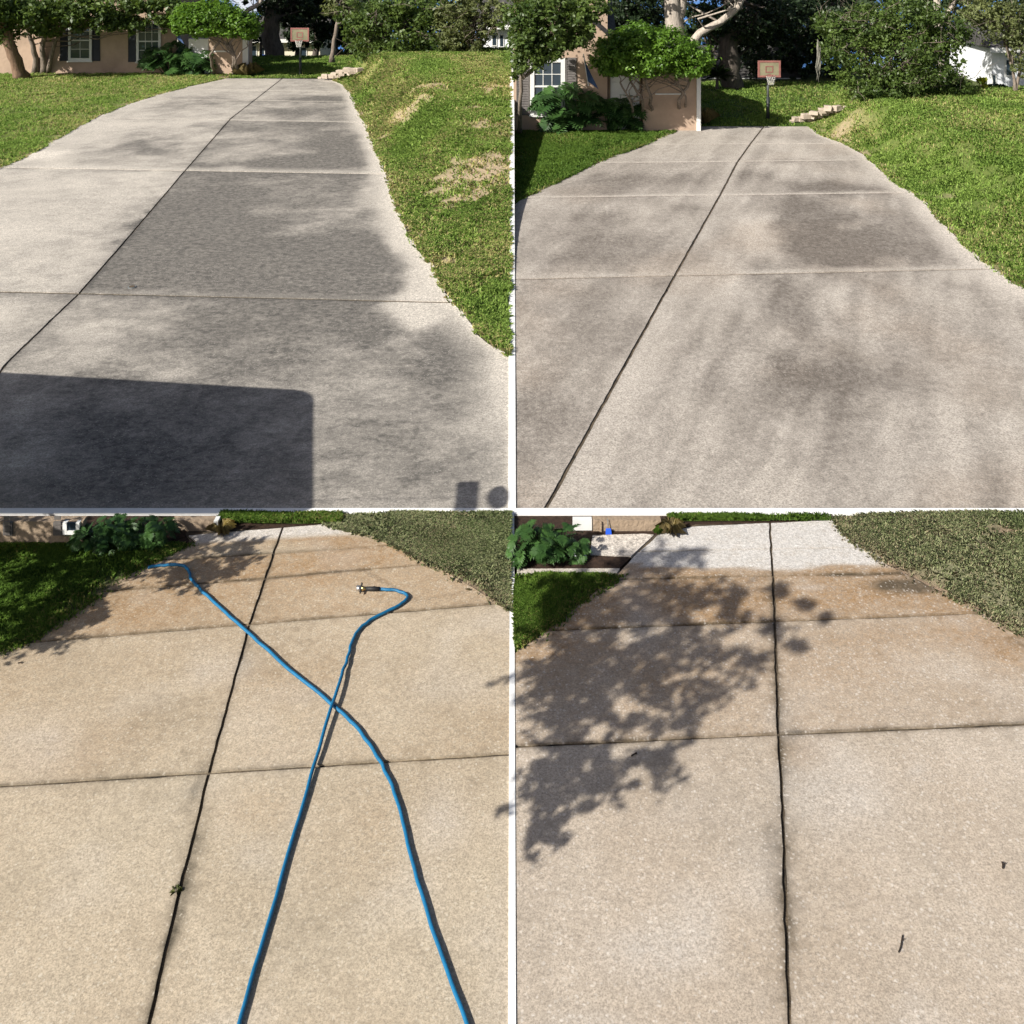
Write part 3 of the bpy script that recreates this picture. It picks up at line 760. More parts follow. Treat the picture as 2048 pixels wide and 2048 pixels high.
# ------------------------------------------------------------------ houses
def window(parent, x0, x1, z0, z1, yf, panes=(3,4), shut_l=0, shut_r=0, fw=.14, sm=None, name="window"):
    fr = MB()
    fr.box(x0, x0+fw, yf-.07, yf+.05, z0, z1); fr.box(x1-fw, x1, yf-.07, yf+.05, z0, z1)
    fr.box(x0+fw, x1-fw, yf-.068, yf+.05, z0, z0+fw); fr.box(x0+fw, x1-fw, yf-.068, yf+.05, z1-fw, z1)
    zm = (z0+z1)/2; fr.box(x0+fw, x1-fw, yf-.05, yf+.03, zm-.04, zm+.04)
    w = fr.build(name, M['white'], parent)
    nx, nz = panes
    xs = np.linspace(x0+fw, x1-fw, nx+1); zs = np.linspace(z0+fw, z1-fw, nz+1)
    for i in range(nx):
        for j in range(nz):
            MB().box(xs[i]+.015, xs[i+1]-.015, yf+.0, yf+.03, zs[j]+.015, zs[j+1]-.015).build("pane", M['glass'], w)
    mu = MB()
    for xx in xs[1:-1]: mu.box(xx-.015, xx+.015, yf-.03, yf+.02, z0+fw, z1-fw)
    for k, zz in enumerate(zs[1:-1]): mu.box(x0+fw, x1-fw, yf-.026, yf+.018, zz-.015, zz+.015)
    mu.build("muntin", M['white'], w)
    sl_ = MB().box(x0-.05, x1+.05, yf-.14, yf+.04, z0-.09, z0-.002); sl_.build("sill", M['white'], w)
    for (wd, xx0) in ((shut_l, x0-.03-shut_l), (shut_r, x1+.03)):
        if wd:
            s = MB().box(xx0, xx0+.06, yf-.06, yf-.004, z0-.03, z1+.02).box(xx0+wd-.06, xx0+wd, yf-.06, yf-.004, z0-.03, z1+.02)
            s.box(xx0+.06, xx0+wd-.06, yf-.03, yf-.004, z0-.03, z1+.02)
            sh = s.build("shutter", sm or M['shutter'], parent)
            n = int((z1-z0)/.12)
            sm2 = MB()
            for q in range(n):
                zq = z0+.04+q*(z1-z0-.08)/n
                sm2.add([(xx0+.06,yf-.055,zq),(xx0+wd-.06,yf-.055,zq),(xx0+wd-.06,yf-.03,zq+.09),(xx0+.06,yf-.03,zq+.09)], [(0,1,2,3)])
            sm2.build("louvre", sm or M['shutter'], sh)
    return w

def wall_with_holes(x0, x1, z0, z1, y, thick, holes):
    """front wall cut round its openings, from boxes butted end to end"""
    mb = MB()
    xs = sorted(set([x0, x1] + [h[0] for h in holes] + [h[1] for h in holes]))
    for a, c in zip(xs[:-1], xs[1:]):
        hs = sorted([h for h in holes if h[0] < (a+c)/2 < h[1]], key=lambda h: h[2])
        z = z0
        for h in hs:
            mb.box(a, c, y, y+thick, z, h[2]); z = h[3]
        mb.box(a, c, y, y+thick, z, z1)
    return mb

# far peach house (upper left)
YH = 66.9
hx = lambda px: (px-1024)/F*YH
hz = lambda py: CAM_H-(py-HZ)/F*YH
h1 = thing("house", (hx(180), YH, 0), "far peach stucco house with two white sash windows and dark shutters", "house")
wins = [(hx(137), hx(184), hz(121), hz(40)), (hx(273), hx(322), hz(123), hz(42))]
wall_with_holes(hx(-60), hx(352), -.1, 6.2, YH, .3, [(a+.05,c-.05,d+.05,e-.05) for a,c,d,e in wins]).box(hx(-60), hx(352), YH+.302, YH+6, -.1, 6.2).build("wall", M['stucco'], h1)
for k, (a,c,d,e) in enumerate(wins):
    window(h1, a, c, d, e, YH, (2,4) if k == 0 else (3,4), .5, .5 if k == 0 else 0, .16)
MB().add([(hx(-70),YH-.6,6.1),(hx(360),YH-.6,6.1),(hx(360),YH+3,8.4),(hx(-70),YH+3,8.4),(hx(360),YH+6.5,6.1),(hx(-70),YH+6.5,6.1)], [(0,1,2,3),(3,2,4,5),(0,3,5),(1,4,2),(0,5,4,1)]).build("roof", M['shingle'], h1)
# its garage wing
yg = 66.2
gx = lambda px: (px-1024)/F*yg
MB().box(gx(418), gx(492), yg, yg+1.6, -.1, 3.3).build("garage_wall", M['stucco'], h1)
MB().box(gx(486), gx(497), yg-.12, yg-.002, -.1, 3.2).build("corner_post", M['white'], h1)
MB().box(gx(425), gx(462), yg-.04, yg-.002, CAM_H-(264)/F*yg, CAM_H-(261)/F*yg).build("trim_band", M['white'], h1)
MB().box(gx(376), gx(416), yg+.1, yg+.68, -.1, 2.3).build("garage_door", M['white'], h1)
MB().add([(gx(412),yg-.4,3.3),(gx(496),yg-.4,3.3),(gx(496),yg+.8,3.8),(gx(412),yg+.8,3.8),(gx(496),yg+1.9,3.3),(gx(412),yg+1.9,3.3)], [(0,1,2,3),(3,2,4,5),(0,3,5),(1,4,2),(0,5,4,1)]).build("garage_roof", M['shingle'], h1)

# nearer peach house (upper right)
YJ = 48.6
jx = lambda px: (px-1024)/F*YJ
jz = lambda py: CAM_H-(py-HZ)/F*YJ
h2 = thing("house", (jx(1100), YJ, 0), "nearer peach stucco house with tall sash window and grey shutter", "house")
w = (jx(1060), jx(1130), jz(229), jz(116))
wall_with_holes(jx(1027), jx(1215), -.1, 6.4, YJ, .3, [(w[0]+.05,w[1]-.05,w[2]+.05,w[3]-.05)]).box(jx(1027), jx(1215), YJ+.302, YJ+7, -.1, 6.4).build("wall", M['stucco'], h2)
window(h2, w[0], w[1], w[2], w[3], YJ, (3,4), .62, .5, .2, M['shutter2'])
MB().add([(jx(1015),YJ-.5,6.3),(jx(1130),YJ-.5,6.3),(jx(1235),YJ-.5,4.1),(jx(1235),YJ+3.5,6.3),(jx(1130),YJ+3.5,8.2),(jx(1015),YJ+3.5,8.2)], [(0,1,4,5),(1,2,3,4)]).build("roof", M['shingle'], h2)
MB().box(jx(1218), jx(1284), YJ+.3, YJ+6, -.1, 3.25).build("side_wall", M['stucco'], h2)
gd = MB().box(jx(1222), jx(1280), YJ+.2, YJ+.298, 0, 2.9); gd.build("garage_door", M['white'], h2)
for k in range(5):
    MB().box(jx(1224), jx(1278), YJ+.16, YJ+.198, .08+k*.56, .58+k*.56).build("door_panel", M['white'], h2)
MB().box(jx(1286), jx(1398), YJ-.1, YJ+6, -.1, 3.3).build("garage_wall", M['stucco'], h2)
MB().box(jx(1392), jx(1400), YJ-.22, YJ-.102, -.1, 3.2).build("corner_post", M['white'], h2)
MB().box(jx(1310), jx(1370), YJ-.14, YJ-.102, jz(188.5), jz(186)).build("trim_band", M['white'], h2)
MB().add([(jx(1236),YJ-.5,3.3),(jx(1402),YJ-.5,3.3),(jx(1402),YJ+3,4.0),(jx(1236),YJ+3,4.0),(jx(1402),YJ+6.4,3.3),(jx(1236),YJ+6.4,3.3)], [(0,1,2,3),(3,2,4,5),(0,3,5),(1,4,2),(0,5,4,1)]).build("garage_roof", M['shingle'], h2)

# low stucco buildings of the lower plots
YL = 16.35
lx = lambda px: (px-1024)/F*YL
h3 = thing("garden_wall", (lx(80), YL, 0), "low tan stucco wall with a small shuttered window beside the hose lawn", "wall")
zw = CAM_H-(1032-HZ)/F*(YL+.15)
wz0 = CAM_H-(1066-HZ)/F*YL
wall_with_holes(-12.4, lx(166), -.1, zw, YL, .15, [(lx(130)+.03, lx(160)-.03, wz0+.03, zw-.05)]).build("wall", M['stucco_low'], h3)
fr = MB().box(lx(128), lx(136), YL-.05, YL+.04, wz0, zw+.003).box(lx(154), lx(161), YL-.05, YL+.04, wz0, zw+.003).box(lx(136), lx(154), YL-.048, YL+.04, wz0, wz0+.06)
fr.box(lx(136), lx(154), YL+.06, YL+.14, wz0+.04, zw-.06)
wo = fr.build("window", M['white'], h3)
MB().box(lx(136), lx(154), YL-.03, YL-.01, wz0+.06, zw-.003).build("pane", M['glass'], wo)
for (a, c) in ((108, 127), (8, 26)):
    sh = MB().box(lx(a), lx(c), YL-.035, YL-.003, wz0-.02, zw+.002).build("shutter", M['shutter2'], h3)
    for q in range(4):
        MB().box(lx(a+3), lx(c-3), YL-.05, YL-.037, wz0+.0+q*.08, wz0+.055+q*.08).build("louvre", M['shutter2'], sh)

YL2 = 16.75
lx2 = lambda px: (px-1024)/F*YL2
zw2 = CAM_H-(1032-HZ)/F*(YL2+.12)
h4 = thing("garden_wall", (lx2(390), YL2, 0), "low beige wall with white end post behind the hose driveway", "wall")
MB().box(lx2(345), lx2(428), YL2, YL2+.12, -.1, zw2).build("wall", M['stucco_low'], h4)
MB().box(lx2(428)+.002, lx2(437), YL2-.03, YL2+.11, -.1, zw2+.003).build("end_post", M['white'], h4)
h5 = thing("garden_wall", (lx2(1260), YL2, 0), "low beige wall with white door panel behind the dappled driveway", "wall")
MB().box(lx2(1186), lx2(1322), YL2, YL2+.12, -.1, zw2).build("wall", M['stucco_low'], h5)
MB().box(lx2(1146), lx2(1184), YL2+.02, YL2+.11, -.1, zw2-.004).build("door_panel", M['white'], h5)
MB().box(lx2(1199), lx2(1203), YL2-.03, YL2-.002, 0, zw2-.01).build("drain_pipe", M['stucco_low'], h5)

# cream and white houses behind
def far_house(px0, px1, base_row, top_row, y, mat, label, wins=(), roofm=None, porch=False):
    X = lambda p: (p-1024)/F*y
    Z = lambda r: CAM_H-(r-HZ)/F*y
    t = thing("house", (X((px0+px1)/2), y, Z(base_row)), label, "house")
    MB().box(X(px0), X(px1), y, y+6, Z(base_row)-2, Z(top_row)).build("wall", mat, t)
    MB().add([(X(px0)-.5,y-.8,Z(top_row)-.05),(X(px1)+.5,y-.8,Z(top_row)-.05),(X(px1)+.5,y+3,Z(top_row)+1.6),(X(px0)-.5,y+3,Z(top_row)+1.6),(X(px1)+.5,y+6.5,Z(top_row)-.05),(X(px0)-.5,y+6.5,Z(top_row)-.05)],
             [(0,1,2,3),(3,2,4,5),(0,3,5),(1,4,2),(0,5,4,1)]).build("roof", roofm or M['shingle'], t)
    MB().box(X(px0)-.5, X(px1)+.5, y-.84, y-.802, Z(top_row)-.3, Z(top_row)).build("fascia", M['white'], t)
    for (a, c, r0, r1) in wins:
        fm = MB().box(X(a)-.08, X(c)+.08, y-.05, y-.002, Z(r1)-.08, Z(r0)+.08).build("window", M['white'], t)
        MB().box(X(a), X(c), y-.07, y-.052, Z(r1), Z(r0)).build("pane", M['glass'], fm)
    return t
far_house(480, 640, 124, 76, 88, M['cream'], "distant cream house glimpsed left of the far hoop", [(503,512,92,118),(521,528,95,120),(560,566,90,118),(600,612,95,115)])
far_house(966, 1020, 106, 48, 76, M['whitewall'], "white house at the right behind the upper left bank", [(985,992,70,90),(1000,1006,70,92)])
far_house(1405, 1590, 197, 152, 66, M['cream'], "cream house behind the dark oak left of the nearer hoop", [(1428,1440,172,190),(1510,1522,168,190)])
far_house(1984, 2060, 188, 92, 62, M['whitewall'], "white house at the far right behind the bank", [(1985,1990,150,172),(2012,2022,120,150)])

# ------------------------------------------------------------------ leaves and trees
def leaf_cloud(centers, sizes, n, leaf, rng, up=.3, aspect=.5, cull=None, clump=.22, nclump=None):
    """leaf faces in clumps through ellipsoids; returns quads (4 corners) and tones"""
    C = np.array(centers, float); S = np.array(sizes, float)
    vol = np.prod(S, 1)**(2/3.); pr = vol/vol.sum()
    nc = nclump or max(12, n//28)
    k = rng.choice(len(C), nc, p=pr)
    d = rng.normal(size=(nc,3)); d /= np.linalg.norm(d, axis=1)[:,None]
    r = rng.uniform(.25, 1, nc)**(.45)
    cc = C[k]+d*S[k]*r[:,None]
    csz = np.mean(S[k], 1)*clump*rng.uniform(.6, 1.5, nc)
    j = rng.integers(0, nc, n)
    P = cc[j] + rng.normal(size=(n,3))*csz[j][:,None]*np.array([1,1,.7])*.6
    if cull is not None:
        m = cull(P); P = P[m]; j = j[m]; n = len(P)
    nrm = rng.normal(size=(n,3)); nrm[:,2] += up*2; 
    out = (P - C[k][j])/S[k][j]; nrm += out*.8
    nrm /= np.linalg.norm(nrm, axis=1)[:,None]
    t = rng.normal(size=(n,3)); t -= nrm*np.sum(t*nrm, 1)[:,None]; t /= np.linalg.norm(t, axis=1)[:,None]
    b = np.cross(nrm, t)
    L = leaf*rng.uniform(.6, 1.35, n)[:,None]
    W = L*aspect
    fold = nrm*L*.12
    q = np.stack([P-t*L*.5, P+b*W*.5+fold, P+t*L*.5, P-b*W*.5+fold], 1).reshape(-1,3)
    tone = np.repeat(np.clip(rng.uniform(0,1,nc)[j]*.6+rng.uniform(0,.4,n), 0, 1), 4)
    return q, tone

def limb_path(a, b, rng, n=6, wob=.08):
    a = Vector(a); b = Vector(b); L = (b-a).length
    pts = []
    for i in range(n+1):
        t = i/n
        p = a.lerp(b, t)
        w = math.sin(t*math.pi)*wob*L
        pts.append(p+Vector((rng.normal()*w, rng.normal()*w, rng.normal()*w*.5)))
    pts[0] = a; pts[-1] = b
    return pts

def tree(name, label, cat, base, trunks, clusters, n, leaf, lmat, bmat, seed, group=None, up=.3, aspect=.5, limbs=14, limb_r=.05, cull=None, clump=.22, bare=0, bare_len=1.5, crown_name="crown", ragged=True, nclump=None):
    rng = np.random.default_rng(seed)
    t = thing(name, base, label, cat, group)
    mb = MB()
    ends = []
    for pts, r0, r1 in trunks:
        full = []
        for a, c in zip(pts[:-1], pts[1:]):
            seg = limb_path(a, c, rng, 4, .025)
            full += seg if not full else seg[1:]
        rr = [r0+(r1-r0)*i/(len(full)-1) for i in range(len(full))]
        rr[0] *= 1.35
        mb.tube(full, rr, 9)
        ends += [(full[i], rr[i]) for i in range(len(full)//2, len(full))]
    C = [c for c, s in clusters]; S = [s for c, s in clusters]
    for i in range(limbs):
        e, er = ends[rng.integers(0, len(ends))]
        k = rng.integers(0, len(C))
        d = rng.normal(size=3); d /= np.linalg.norm(d)
        tgt = np.array(C[k])+d*np.array(S[k])*.75
        p = limb_path(e, tgt, rng, 5, .07)
        r = min(er*.7, limb_r*rng.uniform(.7, 1.4))
        mb.tube(p, [r*(1-.8*q/5) for q in range(6)], 5)
        for _ in range(2):
            d2 = rng.normal(size=3); d2 /= np.linalg.norm(d2)
            mb.tube([p[3], p[3].lerp(Vector(np.array(C[k])+d2*np.array(S[k])*.9), .6)], [r*.4, r*.12], 4)
    for i in range(bare):       # leafless grey twigs sticking out
        k = rng.integers(0, len(C)); d = rng.normal(size=3); d[2] = abs(d[2])*.7; d[1] = -abs(d[1]); d /= np.linalg.norm(d)
        s = np.array(C[k])+d*np.array(S[k])*.75; e = s+d*bare_len*rng.uniform(.4, 1)+rng.normal(size=3)*.25*bare_len
        p = limb_path(s, e, rng, 4, .08)
        mb.tube(p, [limb_r*.5*(1-.8*q/4) for q in range(5)], 4)
        for _ in range(2):
            mb.tube([p[2], p[2]+Vector(rng.normal(size=3))*bare_len*.3], [limb_r*.25, limb_r*.08], 3)
    mb.build("trunk", bmat, t, True)
    if ragged:
        for k in range(len(C)):
            for _ in range(4):
                d = rng.normal(size=3); d /= np.linalg.norm(d)
                C = C+[tuple(np.array(C[k])+d*np.array(S[k])*rng.uniform(.85, 1.2))]; S = S+[tuple(np.array(S[k])*rng.uniform(.15, .38))]
    q, tone = leaf_cloud(C, S, int(n*1.2), leaf, rng, up, aspect, cull, clump, nclump)
    link(crown_name, tri_mesh(crown_name, q, 4, lmat, {'tone': tone}), t)
    return t

def E(px, row, y, rpx, rrow, ry):
    """an ellipsoid seen at px,row with half-width rpx and half-height rrow, at distance y"""
    return (D(px, row, y), (rpx/F*y, ry, rrow/F*y))

# --- upper left trees
tree("tree", "small multi-stemmed tree left of the far house window", "tree", G(85,146), [([G(72,146), D(66,90,66.3), D(50,45,66)], .22, .09), ([G(90,146), D(84,95,66.4), D(92,45,66)], .24, .1), ([G(95,146), D(112,80,66), D(150,30,66)], .16, .07)],
     [E(60,20,63.5,60,32,1.5), E(130,22,64,55,26,1.3), E(190,5,64,40,22,1.2), E(15,50,64.2,22,40,1.2), E(100,55,65,45,20,1), E(240,30,65,38,26,.9), E(330,22,65,42,24,.9), E(285,2,65,50,18,.9), E(340,50,65.4,24,14,.6), E(215,40,64.5,30,22,1), E(160,48,64.8,24,18,.8), E(270,48,65,26,18,.8)],
     13500, .30, M['leaf_mid'], M['bark'], 101, limbs=26, clump=.3)
tree("tree", "leaning brown trunk tree at the left edge by the far house", "tree", G(44,156), [([G(44,157), D(26,110,64), D(8,60,63.5), D(-10,5,63)], .42, .26)],
     [E(-20,20,62,40,40,1.5), E(6,5,62.5,30,25,1.5)], 2200, .30, M['leaf_mid'], M['bark_brown'], 102, limbs=8)
tree("topiary_tree", "clipped flat-topped green tree before the far garage", "tree", G(425,150), [([G(432,150), D(420,110,64.2), D(440,80,64), D(400,50,64)], .1, .05), ([G(470,150), D(468,115,64.3), D(460,85,64.2), D(490,50,64)], .16, .06), ([G(478,150), D(472,120,64.2), D(455,88,64)], .12, .05)],
     [E(390,32,64,40,26,1.5), E(430,28,64,50,26,1.6), E(475,48,64,45,26,1.4), E(500,62,64,20,16,1), E(415,55,64,45,18,1.3), E(365,45,64,24,24,1)],
     15000, .22, M['leaf_bright'], M['bark'], 103, ragged=False, limbs=22, clump=.2, up=.6)
tree("oak_tree", "dark leaning oak trunk left of the far hoop", "tree", D(548,128,76), [([D(552,130,76), D(540,70,76), D(546,20,76), D(560,-60,76)], .75, .5), ([D(542,75,76), D(525,60,76), D(508,50,75.5)], .2, .1)],
     [E(575,5,77,55,40,2.5), E(530,-15,76,40,30,2), E(620,-10,78,50,50,2.5), E(560,-50,77,80,40,3)], 6500, .34, M['leaf_dark'], M['bark_dark'], 104, limbs=18, limb_r=.12)
tree("tree", "tree with pale bare limb above the far topiary", "tree", D(492,132,72), [([D(476,132,72), D(480,40,72), D(496,20,72), D(520,6,72), D(540,-30,72)], .22, .12)],
     [E(520,-40,72,50,25,2)], 900, .3, M['leaf_mid'], M['bark_pale'], 105, limbs=4)
for i, (px, y, hh, wd) in enumerate([(595,80,62,26),(630,84,64,26),(668,80,60,30),(700,83,66,30),(745,80,50,40)]):
    tree("tree", ["slim dark tree straight behind the far hoop pole","dark tree right of the far hoop board","dark tree behind the pale trunk right of the far hoop","dark tall tree left of the upper left bushes","dark tree peeping over the upper left bushes"][i], "tree",
         D(px,128,y), [([D(px,130,y), D(px+3,70,y), D(px-4,0,y)], .3, .12)],
         [E(px,78,y,wd*.8,20,1.5), E(px-6,45,y,wd,34,1.8), E(px+8,5,y,wd,30,1.8), E(px,-35,y,wd,30,1.8)], 3300, .34, M['leaf_dark'], M['bark_dark'], 110+i, "dark trees behind the far hoop", limbs=12, limb_r=.08)
tree("tree", "slender pale trunk between the far hoop and the bushes", "tree", D(668,122,70), [([D(664,124,70), D(668,80,70), D(676,40,70), D(672,-20,70)], .17, .1)],
     [E(690,15,70,40,25,1.3)], 900, .28, M['leaf_olive'], M['bark'], 116, limbs=8)
tree("bush", "large rounded olive green bush on the upper left bank", "bush", D(770,124,63.5), [([D(765,124,63.5), D(750,80,63.5), D(740,40,63.5)], .15, .06), ([D(780,124,63.5), D(800,70,63.5), D(820,30,63.5)], .15, .06)],
     [E(720,62,63,28,40,1.6), E(760,40,63.4,50,38,1.8), E(745,96,62.8,40,26,1.4), E(810,60,63,55,48,1.8), E(800,98,62.6,50,20,1.4), E(860,85,63,40,30,1.4), E(700,25,63.4,30,24,1.4), E(800,10,64,60,25,1.8), E(860,30,64,40,35,1.6)],
     12500, .24, M['leaf_mid'], M['bark'], 117, limbs=30, bare=20, bare_len=1.6, limb_r=.04, clump=.24)
tree("tree", "small grey stemmed tree right of the upper left bush", "tree", D(944,114,62.5), [([D(942,116,62.5), D(935,80,62.5), D(915,40,62.5)], .12, .05), ([D(946,116,62.5), D(962,75,62.5), D(980,35,62.5)], .12, .05), ([D(944,116,62.5), D(946,70,62.5), D(950,30,62.5)], .1, .05)],
     [E(905,60,62.5,36,45,1.5), E(950,38,62.5,36,38,1.5), E(930,85,62.5,38,24,1.2), E(985,22,62.5,26,26,1.2), E(915,15,62.5,40,25,1.3), E(978,60,62.5,14,20,.8)],
     7000, .22, M['leaf_olive'], M['bark'], 118, limbs=24, bare=14, bare_len=1.5)
tree("bush", "low dark hedge bush before the white house upper left", "bush", D(1000,112,66), [([D(1000,113,66), D(1000,104,66)], .06, .03)], [E(990,106,66,14,7,.8), E(1008,104,66,14,8,.8)], 900, .18, M['leaf_dark'], M['bark_dark'], 119, limbs=4, crown_name="foliage")

# --- upper right trees
tree("tree", "leafy tree overhanging the left edge of the nearer house", "tree", G(1039,268), [([G(1039,268), D(1040,200,46), D(1046,120,45.6), D(1070,50,45.5)], .10, .06)],
     [E(1055,40,45,50,45,1.1), E(1110,60,44.8,40,38,1.1), E(1060,110,45,36,30,1.0), E(1150,40,45,40,28,1.1), E(1100,10,45,60,25,1.2), E(1130,88,44.8,20,18,.7), E(1180,15,45,40,20,1), E(1040,140,45.2,14,22,.6), E(1090,95,44.8,40,26,1), E(1155,75,45,26,22,.8), E(1050,75,44.8,30,40,1)],
     15000, .20, M['leaf_mid'], M['bark'], 130, limbs=28, clump=.24)
tree("topiary_tree", "clipped domed bright green tree before the nearer garage", "tree", G(1300,252), [([G(1288,252), D(1285,200,47.6), D(1262,165,47.5), D(1250,120,47.4)], .08, .04), ([G(1306,250), D(1302,195,47.6), D(1292,160,47.5), D(1310,110,47.4)], .09, .05), ([G(1362,247), D(1358,200,47.7), D(1378,165,47.6), D(1390,130,47.4)], .1, .05), ([G(1366,247), D(1372,195,47.7), D(1350,160,47.6)], .06, .04), ([G(1270,254), D(1262,205,47.4), D(1240,165,47.4)], .06, .04)],
     [E(1232,108,47.2,50,40,1.3), E(1275,86,47.2,58,38,1.4), E(1330,98,47.2,60,40,1.4), E(1388,118,47.2,42,34,1.2), E(1290,125,47,80,28,1.3), E(1225,135,47.2,36,18,1), E(1375,140,47.2,42,14,1)],
     26000, .165, M['leaf_bright'], M['bark'], 131, ragged=False, limbs=34, clump=.16, up=.7)
tree("tree", "big pale trunked tree forking behind the nearer garage roof", "tree", D(1350,215,58), [([D(1352,215,58), D(1352,80,58), D(1346,30,58), D(1338,-40,58)], .62, .42), ([D(1350,60,58), D(1362,20,58), D(1372,-30,58)], .32, .25), ([D(1378,95,57.6), D(1400,66,57.6), D(1440,45,57.6), D(1478,12,57.6), D(1500,-40,57.6)], .26, .16), ([D(1354,150,58), D(1368,108,57.8), D(1380,92,57.6)], .35, .3)],
     [E(1300,-60,58,120,25,3), E(1440,-60,58,100,25,3), E(1480,-30,59,30,22,2)], 3800, .32, M['leaf_mid'], M['bark_pale'], 132, limbs=4, limb_r=.08)
tree("oak_tree", "dark leaning oak trunk left of the nearer hoop", "tree", D(1470,205,61), [([D(1474,206,61), D(1462,160,61), D(1456,100,61), D(1462,40,61), D(1470,-40,61)], .72, .45), ([D(1460,170,61), D(1436,140,61), D(1412,112,60.6)], .22, .12), ([D(1470,70,61), D(1510,40,61), D(1550,-10,61)], .25, .15)],
     [E(1430,40,60,36,28,1.6), E(1500,30,61,60,45,2.4), E(1560,20,62,60,50,2.4), E(1470,80,62,50,30,1.6), E(1400,10,61,30,25,1.4), E(1540,90,62,40,30,1.6)], 8500, .27, M['leaf_dark'], M['bark_dark'], 133, limbs=24, limb_r=.12)
tree("tree", "dark tree seen over the nearer garage roof", "tree", D(1260,200,64), [([D(1262,205,64), D(1262,80,64), D(1255,0,64)], .35, .15)],
     [E(1240,40,63,50,34,2), E(1290,50,63,45,30,2), E(1220,10,63,50,30,2), E(1300,10,63,45,25,2)], 5200, .28, M['leaf_dark'], M['bark_dark'], 134, limbs=14)
for i, (px, y, wd) in enumerate([(1512,66,24),(1548,70,28),(1590,66,30),(1628,69,32),(1668,66,34)]):
    tree("tree", ["slim dark tree left behind the nearer hoop pole","dark tree right behind the nearer hoop board","dark tree with thin trunk right of the nearer hoop","dark tall tree left of the upper right bush","dark tree standing against the upper right bush"][i], "tree",
         D(px,200,y), [([D(px,203,y), D(px+4,120,y), D(px-4,0,y)], .2, .1)],
         [E(px,165,y,wd*.85,30,1.4), E(px-6,110,y,wd,42,1.8), E(px+8,50,y,wd*1.1,44,1.8), E(px,0,y,wd*1.1,34,1.8)], 4200, .28, M['leaf_dark'], M['bark_dark'], 140+i, "dark trees behind the nearer hoop", limbs=14, limb_r=.07)
tree("bush", "big rounded bush with bare grey twigs on the upper right bank", "bush", D(1770,204,50), [([D(1760,206,50), D(1740,140,50), D(1720,70,50)], .15, .05), ([D(1780,206,50), D(1810,130,50), D(1850,60,50)], .15, .05), ([D(1770,206,50), D(1780,120,50), D(1790,30,50)], .15, .05)],
     [E(1690,90,50,46,50,1.5), E(1740,50,50.4,55,42,1.6), E(1720,160,49.3,50,36,1.3), E(1800,110,49.6,65,60,1.7), E(1780,170,49.2,60,28,1.3), E(1860,140,49.8,55,46,1.5), E(1880,70,50.4,50,45,1.5), E(1820,30,50.6,70,35,1.7), E(1910,170,50,30,24,1), E(1660,45,50.6,30,28,1.1)],
     24000, .18, M['leaf_mid'], M['bark'], 150, limbs=40, bare=44, bare_len=1.5, limb_r=.035, clump=.24)
tree("tree", "pale trunk rising behind the upper right bush", "tree", D(1880,200,56), [([D(1886,200,56), D(1880,80,56), D(1872,-20,56)], .28, .18), ([D(1880,50,56), D(1905,10,56), D(1925,-30,56)], .12, .08)], [E(1880,-50,56,70,20,2), E(1930,20,56.5,40,25,1.4)], 2200, .26, M['leaf_olive'], M['bark_pale'], 151, limbs=8)
tree("tree", "small slender tree at the far right edge of the bank", "tree", D(2030,190,50.5), [([D(2030,191,50.5), D(2026,140,50.5), D(2010,80,50.5)], .09, .04), ([D(2032,191,50.5), D(2040,130,50.5), D(2050,60,50.5)], .09, .04)],
     [E(2000,50,50.5,40,40,1.2), E(2036,90,50.5,24,40,1.0), E(1965,30,50.6,40,30,1.1), E(2030,20,50.5,30,30,1.1), E(2036,140,50.5,14,24,.6)], 6000, .17, M['leaf_olive'], M['bark'], 152, limbs=20, limb_r=.03)
tree("plant", "yellow green croton plant beside the white house", "plant", D(1962,184,51.5), [([D(1962,186,51.5), D(1962,165,51.5)], .04, .02)], [E(1962,168,51.5,9,14,.3)], 160, .3, M['leaf_yellow'], M['bark'], 153, limbs=4, aspect=.35, crown_name="foliage")
tree("bush", "low dark bush before the white house at far right", "bush", D(1988,184,52), [([D(1985,188,52), D(1985,178,52)], .05, .03)], [E(1976,178,52,14,8,.5), E(1998,176,52,14,9,.5)], 900, .16, M['leaf_dark'], M['bark_dark'], 154, limbs=4, crown_name="foliage")

# a far wood closing the view
rng = np.random.default_rng(300)
cl = []
for i in range(70):
    px = -40 + i*31; y = rng.uniform(98, 116)
    cl.append(E(px, rng.uniform(60, 110), y, 40, rng.uniform(35, 60), 2.5))
    if any(a < px < c for a, c in ((480,545),(1285,1345),(1375,1440))): continue
    cl.append(E(px+rng.uniform(-12,12), rng.uniform(-10, 45), y, 40, rng.uniform(30, 50), 2.5))
q, tone = leaf_cloud([c for c,s in cl], [s for c,s in cl], 60000, .62, rng, .3, .6)
tag(link("far_wood", tri_mesh("far_wood", q, 4, M['leaf_far'], {'tone': tone})), "dark far wood closing the view behind the houses", "woods", kind="stuff")

